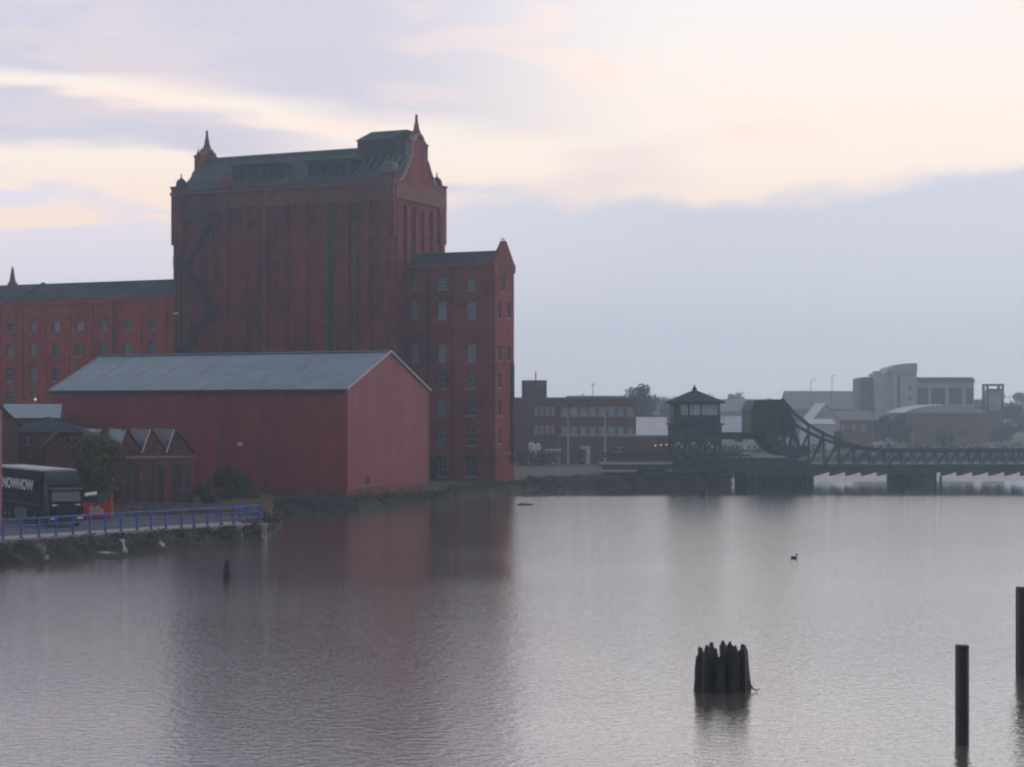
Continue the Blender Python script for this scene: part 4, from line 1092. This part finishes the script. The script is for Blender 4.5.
# control cabin on its braced tower
CYB = 232.0
cb_ = thing('control_cabin', 'bridge control cabin with pyramid roof raised on a braced steel tower', 'control cabin', ((671.5 + 717.5) / 2 * 0 + (694.5 - CX) * CYB / F, CYB, 0))
s6 = CYB / F
def cp3(px, py, yy=0): return ((px - 694.5) * s6, yy, H + (HZ - py) * s6)
hw, hd2 = 23 * s6, 2.9
zc = lambda py: H + (HZ - py) * s6
mm = lambda a, z, dd: (a, -hd2 + dd, z)
ops = [(-15.5 * s6, -9 * s6, zc(415), zc(405)), (-6.5 * s6, 3.5 * s6, zc(415), zc(405)), (5.5 * s6, 20.5 * s6, zc(415), zc(405))]
q = MB(); wall_open(q, mm, -hw, hw, zc(423), zc(401), ops, .15)
mR = lambda a, z, dd: (hw - dd, a, z); mL = lambda a, z, dd: (-hw + dd, a, z); mBk = lambda a, z, dd: (a, hd2 - dd, z)
sops = [(-2.2, -.2, zc(415), zc(405)), (.2, 2.2, zc(415), zc(405))]
wall_open(q, mR, -hd2, hd2, zc(423), zc(401), sops, .15); wall_open(q, mL, -hd2, hd2, zc(423), zc(401), sops, .15); wall_open(q, mBk, -hw, hw, zc(423), zc(401), ops, .15)
q.build('cabin_wall', 'timber_grey', cb_)
for (mx, oo) in ((mm, ops), (mBk, ops), (mR, sops), (mL, sops)):
    for o_ in oo:
        g_ = MB(); mbox(g_, mx, o_[0] + .003, o_[1] - .003, o_[2] + .003, o_[3] - .003, .14, .17); wg = g_.build('window', GL[3], cb_)
        f_ = MB(); c = (o_[0] + o_[1]) / 2
        for a in (o_[0] + .06, c, o_[1] - .06): mbox(f_, mx, a - .05, a + .05, o_[2] + .01, o_[3] - .01, .06, .135)
        f_.build('frame', 'white', wg)
q = MB(); q.box(-14 * s6, hw + .05, -hd2 - .06, -hd2 - .004, zc(422.5), zc(416)); q.build('panel', mat('blue_panel', (.05, .06, .10), .6, .2), cb_)
q = MB(); z0, z1 = zc(401.5), zc(389.5); o_ = .5
q.add([(-hw - o_, -hd2 - o_, z0), (hw + o_, -hd2 - o_, z0), (hw + o_, hd2 + o_, z0), (-hw - o_, hd2 + o_, z0), (0, 0, z1)], [(3, 2, 1, 0), (0, 1, 4), (1, 2, 4), (2, 3, 4), (3, 0, 4)])
q.box(-hw - o_ - .05, hw + o_ + .05, -hd2 - o_ - .05, hd2 + o_ + .05, z0 - .25, z0 - .003); q.build('roof', 'slate', cb_)
q = MB(); q.lathe((0, 0, z1 - .15), [(.3, 0), (.32, .3), (.15, .45), (.05, .8)], 8); q.build('finial', 'slate', cb_)
q = MB(); q.box(-hw - .45, hw + .45, -hd2 - .45, hd2 + .45, zc(425), zc(423.2)); q.build('platform', 'steel_blue', cb_)
q = MB()
for k in range(12): q.beam((-hw - .4 + k * (2 * hw + .8) / 11, -hd2 - .42, zc(423)), (-hw - .4 + k * (2 * hw + .8) / 11, -hd2 - .42, zc(417)), .04)
q.beam((-hw - .4, -hd2 - .42, zc(417)), (hw + .4, -hd2 - .42, zc(417)), .06); q.build('handrail', 'steel_blue', cb_)
q = MB(); q.box(-hw + .1, hw - .1, -hd2 + .1, hd2 - .1, zc(438), zc(425.2)); q.build('machinery_room', 'steel_blue', cb_)
for sx in (-1, -.33, .33, 1):
    for sy in (-1, 1):
        q = MB(); q.beam((sx * hw, sy * hd2, zc(461)), (sx * hw, sy * hd2, zc(425.2)), .4, .4); q.build('leg', 'steel_blue', cb_)
for sy in (-1, 1):
    for k in range(3):
        a, c = -hw + k * 2 * hw / 3, -hw + (k + 1) * 2 * hw / 3
        q = MB(); q.beam((a, sy * hd2, zc(459)), (c, sy * hd2, zc(440)), .28, .28); q.beam((c, sy * hd2 + .3 * sy, zc(459)), (a, sy * hd2 + .3 * sy, zc(440)), .2, .2); q.build('brace', 'steel_blue', cb_)
for (ya, yb) in ((-hd2 - .2, -hd2 - .02), (hd2 + .02, hd2 + .2)):
    q = MB(); q.box(-hw, hw, ya, yb, zc(442), zc(439)); q.build('tie_beam', 'steel_blue', cb_)

# ------------------------------------------------------------------ far bank, behind the bridge and the mill
OY = 292.0
ofw = [(561 + k * 9.35, 561 + k * 9.35 + 7.6, 407, 416.5) for k in range(8)] + [(561 + k * 9.35, 561 + k * 9.35 + 7.6, 426.5, 434.5) for k in range(8)] + \
      [(534 + k * 5.6, 538.2 + k * 5.6, 407, 415.5) for k in range(4)] + [(534 + k * 5.6, 538.2 + k * 5.6, 425.5, 434) for k in range(4)]
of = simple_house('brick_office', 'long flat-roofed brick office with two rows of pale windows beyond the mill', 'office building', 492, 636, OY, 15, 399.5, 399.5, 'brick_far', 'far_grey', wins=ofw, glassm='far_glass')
xc = X((492 + 636) / 2, OY)
q = MB(); q.box(X(522, OY) - xc, X(547, OY) - xc, 2, 9, Z(399.5, OY) - gz + .36, Z(380, OY) - gz); q.build('stair_tower', 'brick_far', of)
q = MB(); q.beam((X(536, OY) - xc, 4, Z(380, OY) - gz), (X(536, OY) - xc, 4, Z(371, OY) - gz), .18); q.build('aerial', 'far_grey', of); q = MB(); q.beam((X(594, OY) - xc, 4, Z(398, OY) - gz), (X(594, OY) - xc, 4, Z(383, OY) - gz), .09); q.beam((X(592, OY) - xc, 4, Z(384, OY) - gz), (X(596, OY) - xc, 4, Z(384, OY) - gz), .09); q.build('aerial', 'far_grey', of)
q = MB(); q.box(X(568, OY) - xc, X(628, OY) - xc, 3, 12, Z(399.5, OY) - gz + .36, Z(395.5, OY) - gz); q.build('rooflight', 'far_metal', of)
an = simple_house('brick_annex', 'low brick annex with flat roof in front of the office', 'annex', 560, 672, 278, 10, 438, 438, 'brick_far', 'far_grey', wins=[(580, 588, 447, 460), (613, 625, 447, 452)], glassm='far_glass_dark')
xa = X((560 + 672) / 2, 278)
q = MB(); q.box(X(586, 278) - xa, X(590, 278) - xa, -.5, -.02, -.1, Z(446, 278) - gz); q.box(X(580, 278) - xa, X(586, 278) - xa, -.5, -.02, Z(449, 278) - gz, Z(446, 278) - gz); q.build('door_surround', 'far_white', an)
lmp = None
for i, px in enumerate((655.5, 661, 666.5)):
    if lmp is None:
        q = MB(); ell(q, (0, 0, 0), (.10, .10, .09)); lmp = q.build('wall_lamp', 'sodium'); o_ = lmp
        q = MB(); q.box(-.06, .06, .12, .8, .05, .12); q.build('bracket', 'far_grey', lmp)
    else:
        o_ = lmp.copy(); COL.objects.link(o_)
        for ch in list(lmp.children):
            c2_ = ch.copy(); COL.objects.link(c2_); c2_.parent = o_
    o_.location = (X(px, 277.2), 277.2, Z(445.5 - i * .4, 277.2))
    tag(o_, ['leftmost of three lit orange lamps on the brick annex', 'middle one of three lit orange lamps on the brick annex', 'rightmost of three lit orange lamps nearest the control cabin'][i], 'lamp', 'lit lamps on the brick annex')
for i, (px, top, w_, h_) in enumerate(((531.5, 442, .52, 0), (538, 443, .42, 0))):
    y = 272 + i; s_ = F / y; r_ = w_ * 1.0
    t = thing('storage_tank', ['taller white storage tank beside the dark hedge', 'slimmer white storage tank right of the taller one'][i], 'storage tank', (X(px, y), y, gz), 0, 'white storage tanks')
    ht = Z(top, y) - gz
    q = MB(); q.lathe((0, 0, .25), [(r_, 0), (r_, ht - .7), (r_ * .8, ht - .45), (r_ * .3, ht - .28)], 16); q.build('vessel', 'far_white', t, False)
    q = MB()
    for k in range(3): an_ = k * 2.1; q.box(math.cos(an_) * r_ * .8 - .06, math.cos(an_) * r_ * .8 + .06, math.sin(an_) * r_ * .8 - .06, math.sin(an_) * r_ * .8 + .06, 0, .26)
    q.build('foot', 'far_grey', t)
bxw = simple_house('white_cabin', 'white flat-roofed site cabin beside the storage tanks', 'cabin', 545, 560.5, 273, 3, 452, 452, 'far_white', 'offwhite', wins=[(548, 551, 454, 457)], glassm='far_glass_dark')
def lamp_post(label, px, top, Y, mt='far_pale'):
    Y = far(Y)
    t = thing('street_lamp', label, 'street lamp', (X(px, Y), Y, gz), 0, 'street lamps on the far bank')
    h_ = Z(top, Y) - gz
    q = MB(); q.tube([(0, 0, -.1), (0, 0, h_ * .5), (0, 0, h_ - .2), (.15, 0, h_), (.7, 0, h_ + .1)], [.14, .11, .08, .06, .05], 8); q.build('column', mt, t)
    q = MB(); q.prism([(.6, -.14, h_ + .04), (1.35, -.1, h_ + .12), (1.35, .1, h_ + .12), (.6, .14, h_ + .04)], (0, 0, .14)); q.build('lantern', mt, t)
lamp_post('pale street lamp in front of the left office windows', 568, 412, 270)
lamp_post('pale street lamp in front of the middle office windows', 605, 409, 270)
lamp_post('tall thin lamp column above the long grey roof, the right one of a pair', 832, 376, 420, 'far_grey')
lamp_post('thin lamp column above the long grey roof, the left one of a pair', 811, 380, 420, 'far_grey')
hg_ = MB()
for k in range(24): hg_.leaves((X(517 + k * 1.75, 268), 268 + rng.uniform(-.8, .8), gz + 1.2), (.8, .9, 1.3), 70, .2, .1)
tag(hg_.build('hedge', 'leaf_dark'), 'dark clipped hedge on the far bank beside the mill corner', 'hedge')
# scattered sheds, houses and works
simple_house('gabled_shed', 'pale-roofed shed with red brick gable between office and control cabin', 'shed', 638, 668, 330, 16, 437, 417, 'brick_far', 'far_white')
simple_house('terrace_house', 'hazy house roof behind the pale shed left of the control cabin', 'house', 630, 672, 400, 10, 415, 407, 'far_redbrick', 'far_roof', wins=[(640, 644, 418, 424), (655, 659, 418, 424)])
simple_house('long_works', 'long hazy works roof spanning behind the control cabin and counterweight', 'works', 660, 800, 470, 18, 411, 399, 'far_grey', 'far_roof')
simple_house('pale_shed', 'pale metal-roofed shed seen between control cabin and counterweight', 'shed', 716, 748, 340, 14, 435, 416, 'far_pale', 'far_metal')
simple_house('brick_cottage', 'low reddish building under the bridge walkway', 'building', 728, 765, 330, 8, 450, 446, 'far_redbrick', 'far_roof', wins=[(735, 739, 452, 456), (748, 752, 452, 456)])
simple_house('long_warehouse', 'long grey warehouse roof below the two thin lamp columns', 'warehouse', 790, 872, 440, 22, 409, 391, 'far_grey', 'far_roof')
simple_house('gabled_store', 'pale gabled store with bright verge right of the bascule counterweight', 'store', 812, 840, 350, 14, 421, 404, 'far_pale', 'far_metal', gable_front=True)
simple_house('white_shed', 'white-walled shed just below the pale gabled store', 'shed', 806, 834, 340, 8, 424, 419, 'far_white', 'far_metal')
simple_house('brick_terrace', 'red brick terrace behind the falling chord of the bridge', 'terrace', 836, 874, 360, 10, 420, 411, 'far_redbrick', 'far_roof', wins=[(841, 845, 424, 430), (852, 856, 424, 430), (862, 866, 424, 430)])
# pale landmark offices
LY = far(400.0)
lm = thing('civic_block', 'large pale block with stepped curved stair tower on the far right skyline', 'office block', (X(895, LY), LY, gz))
lx = lambda p: X(p, LY) - X(895, LY)
lz = lambda py: Z(py, LY) - gz
q = MB(); q.box(lx(875), lx(892), 0, 9, -.2, lz(373)); q.box(lx(892) + .01, lx(916), -1, 9, -.2, lz(372))
q.prism([(lx(886), -1.5, lz(372)), (lx(916), -1.5, lz(372)), (lx(916), -1.5, lz(363.5)), (lx(908), -1.5, lz(363.2)), (lx(899), -1.5, lz(364.2)), (lx(892), -1.5, lz(366)), (lx(886), -1.5, lz(368.5))], (0, 10, 0))
q.build('stair_tower', 'far_pale', lm)
q = MB(); q.box(lx(861), lx(875) - .01, 2, 12, -.2, lz(379)); q.prism([(lx(861), 2, lz(379)), (lx(875) - .01, 2, lz(379)), (lx(875) - .01, 2, lz(377)), (lx(865), 2, lz(377)), (lx(862), 2, lz(378))], (0, 10, 0)); q.build('left_block', 'far_grey', lm)
mm = lambda a, z, dd: (a, 1 + dd, z)
ops = [(lx(918), lx(929), lz(404.5), lz(387.5)), (lx(932), lx(946), lz(404.5), lz(387.5)), (lx(950), lx(963), lz(404.5), lz(387.5)), (lx(967), lx(974.3), lz(404.5), lz(387.5))]
q = MB(); wall_open(q, mm, lx(916) + .01, lx(975), -.2, lz(382), ops, .4)
q.add([(lx(975), 1, -.2), (lx(975), 12, -.2), (lx(975), 12, lz(382)), (lx(975), 1, lz(382))], [(0, 1, 2, 3)])
q.build('right_wing', 'far_pale', lm)
for o_ in ops:
    g_ = MB(); mbox(g_, mm, o_[0] + .003, o_[1] - .003, o_[2] + .003, o_[3] - .003, .4, .45); wg = g_.build('window', 'far_glass_dark', lm)
    f_ = MB()
    for k in (1, 2): a = o_[0] + (o_[1] - o_[0]) * k / 3; mbox(f_, mm, a - .06, a + .06, o_[2] + .01, o_[3] - .01, .3, .39)
    for k in (1, 2, 3): z = o_[2] + (o_[3] - o_[2]) * k / 4; mbox(f_, mm, o_[0] + .01, o_[1] - .01, z - .06, z + .06, .31, .395)
    f_.build('frame', 'far_grey', wg)
q = MB(); q.prism([(lx(916) + .02, .4, lz(382)), (lx(975.5), .4, lz(382)), (lx(975), .4, lz(379.5)), (lx(972), .4, lz(377.2)), (lx(916) + .02, .4, lz(377.2))], (0, 12, 0)); q.build('wing_roof', 'far_grey', lm)
q = MB()
for (p, y0, y1) in ((898, 376, 408), (909, 386, 390), (909, 396, 400), (909, 406, 410)): q.box(lx(p) - .35, lx(p) + .35, -1.06, -1.004, lz(y1), lz(y0))
q.build('slot_window', 'far_glass_dark', lm)
q = MB(); q.box(lx(876), lx(882), .5, 5, lz(373), lz(371)); q.build('roof_plant', 'far_pale', lm)
sp_ = thing('supermarket', 'wide brick hall with pale curved metal roof below the civic block', 'hall', (X(940, far(372)), far(372), gz))
kx = lambda p: X(p, far(372)) - X(940, far(372)); kz = lambda py: Z(py, far(372)) - gz
mm = lambda a, z, dd: (a, dd, z)
ops = [(kx(908), kx(914), kz(438), kz(428)), (kx(958), kx(966), kz(436), kz(430))]
q = MB(); wall_open(q, mm, kx(905), kx(985), -.2, kz(413), ops, .2)
for p in (905, 985): q.add([(kx(p), 0, -.2), (kx(p), 20, -.2), (kx(p), 20, kz(413)), (kx(p), 0, kz(413))], [(0, 1, 2, 3)])
q.build('wall', 'far_redbrick', sp_)
for o_, mn in zip(ops, ('far_glass', 'far_glass_dark')):
    g_ = MB(); mbox(g_, mm, o_[0] + .003, o_[1] - .003, o_[2] + .003, o_[3] - .003, .2, .25); g_.build('window', mn, sp_)
q = MB(); pr = [(kx(903), kz(413)), (kx(987), kz(413)), (kx(980), kz(409)), (kx(965), kz(406)), (kx(945), kz(404.5)), (kx(925), kz(406)), (kx(912), kz(409))]
q.prism([(a, -.4, z) for a, z in pr], (0, 20.6, 0)); q.build('roof', 'far_metal', sp_)
ct = thing('glazed_tower', 'slim brick and glass tower with open framed top at the right', 'tower', (X(993, far(385)), far(385), gz))
tz_ = lambda py: Z(py, far(385)) - gz; tw = 7.6 * far(385) / F
q = MB(); q.box(-tw, tw, -tw, tw, -.2, tz_(410)); q.build('base', 'far_redbrick', ct)
q = MB()
for sx in (-1, 1):
    for sy in (-1, 1): q.box(sx * tw - .28, sx * tw + .28, sy * tw - .28, sy * tw + .28, tz_(410), tz_(384))
q.box(-tw - .3, tw + .3, -tw - .3, tw + .3, tz_(386), tz_(384)); q.box(-tw, tw, -tw - .2, -tw + .1, tz_(390.5), tz_(388.8))
q.build('frame', 'far_redbrick', ct)
q = MB(); q.box(-tw + .3, tw - .3, -tw + .25, tw - .25, tz_(410), tz_(390)); q.build('glazing', 'far_glass', ct)
def far_vehicle(name, label, cat, px, py, Y, Ln, ht, mt, van):
    t = thing(name, label, cat, (X(px, Y), Y, gz), 0)
    q = MB()
    if van: pr = [(-Ln / 2, .35), (Ln / 2, .35), (Ln / 2, .95), (Ln / 2 - .75, 1.15), (Ln / 2 - 1.25, ht), (-Ln / 2, ht)]
    else: pr = [(-Ln / 2, .3), (Ln / 2, .3), (Ln / 2, .75), (Ln / 2 - 1.0, .9), (Ln / 2 - 1.7, ht), (-Ln / 2 + .9, ht), (-Ln / 2 + .1, .95)]
    q.prism([(a, -.85, z) for a, z in pr], (0, 1.7, 0)); q.build('body', mt, t)
    q = MB(); q.prism([(Ln / 2 - 1.75, -.86, ht - .1), (Ln / 2 - 1.2, -.86, .98), (Ln / 2 - 2.4, -.86, .98), (Ln / 2 - 2.4, -.86, ht - .1)], (0, 1.72, 0)); q.build('side_window', 'far_glass_dark', t)
    for a in (-Ln / 2 + .8, Ln / 2 - .8):
        q = MB(); q.tube([(a, -.9, .32), (a, -.6, .32)], .32, 12); q.tube([(a, .6, .32), (a, .9, .32)], .32, 12); q.build('wheel', 'tyre', t)
far_vehicle('parked_car', 'red car parked on the far bank above the bridge truss', 'car', 870, 438, 350, 4.2, 1.5, mat('car_red', (.32, .05, .06), .4, .05), False)
far_vehicle('parked_van', 'white van parked right of the red car on the far bank', 'van', 886, 438, 352, 4.8, 2.0, 'far_white', True)
gap = MB(); gap.prism([(60.5, 334.6, gz), (260, 336.8, gz), (260, 337.1, gz), (60.5, 334.9, gz)], (0, 0, 1.0)); tag(gap.build('quay_wall', 'concrete'), 'low concrete wall along the far quay behind the bridge', 'wall')
# trees in the haze
far_tr = [('round hazy tree rising behind the office', 641, 384, 355, 17, 3.6, 0), ('hazy tree just behind the bascule counterweight', 740, 389, 500, 12, 5, 0), ('small hazy tree left of the long grey warehouse roof', 733, 391, 480, 8, 3, 0),
          ('hazy tree behind the left end of the long works roof', 655, 396, 430, 14, 4, 0), ('dark green tree in front of the civic block', 884, 412, 366, 13, 3.6, 1), ('low green tree left of the brick hall', 900, 414, 366, 10, 3.0, 1),
          ('bushy tree right of the slim tower', 1012, 403, 400, 15, 4, 1), ('pale hazy tree at the right edge behind the tower', 1020, 392, 480, 20, 6, 0), ('hazy tree behind the tower top', 978, 399, 470, 14, 5, 0),
          ('small hazy tree between warehouse roof and civic block', 857, 398, 480, 10, 4, 0), ('low bush beside the white shed by the bridge', 838, 432, 345, 5, 1.8, 1), ('round shrub in front of the brick hall', 944, 430, 362, 7, 2.0, 1),
          ('shrub at the foot of the slim tower', 1002, 425, 380, 9, 2.6, 1), ('bare hazy tree between shed and control cabin', 668, 402, 400, 10, 4, 0)]
for (lb, px, top, Y, wpx, dk_) in [(t_[0], t_[1], t_[2], far(t_[3]), t_[4], t_[6]) for t_ in far_tr]:
    h_ = Z(top, Y) - gz
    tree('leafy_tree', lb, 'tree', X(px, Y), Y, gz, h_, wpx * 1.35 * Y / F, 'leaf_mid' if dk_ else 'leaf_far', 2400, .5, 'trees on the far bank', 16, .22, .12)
wd_ = MB()
for k in range(-90, 150):
    px = 560 + k * (3.6 if k > 0 else 9) + rng.uniform(-3, 3); Y = rng.uniform(790, 860)
    hh3 = (rng.uniform(9.5, 15.5) + 1.5 * math.sin(k * .21))
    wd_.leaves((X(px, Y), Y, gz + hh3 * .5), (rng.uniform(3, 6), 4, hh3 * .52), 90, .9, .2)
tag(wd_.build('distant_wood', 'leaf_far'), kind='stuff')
# shrubs on the far slope, one rough mass
us = MB()
for k in range(70):
    f = rng.random(); px = 640 + f * 390; Y = 338 + rng.uniform(0, 8)
    us.leaves((X(px, Y), Y, gz + .8), (1.6, 1.2, rng.uniform(.7, 1.5)), 60, .3, .1)
tag(us.build('quayside_scrub', 'leaf_dark'), kind='stuff')

# ------------------------------------------------------------------ haze
hz = MB(); hz.box(-930, 930, -140, 940, -2.0, 50)
ho_ = hz.build('haze', 'white'); ho_.data.materials.clear()
hm = bpy.data.materials.new('haze'); hm.use_nodes = True; hm.node_tree.nodes.clear()
pv_ = hm.node_tree.nodes.new('ShaderNodeVolumePrincipled'); ou = hm.node_tree.nodes.new('ShaderNodeOutputMaterial')
pv_.inputs['Color'].default_value = (.66, .86, 1.0, 1); pv_.inputs['Density'].default_value = .0008; pv_.inputs['Anisotropy'].default_value = .68
hm.node_tree.links.new(pv_.outputs[0], ou.inputs['Volume'])
ho_.data.materials.append(hm); tag(ho_, kind='stuff')
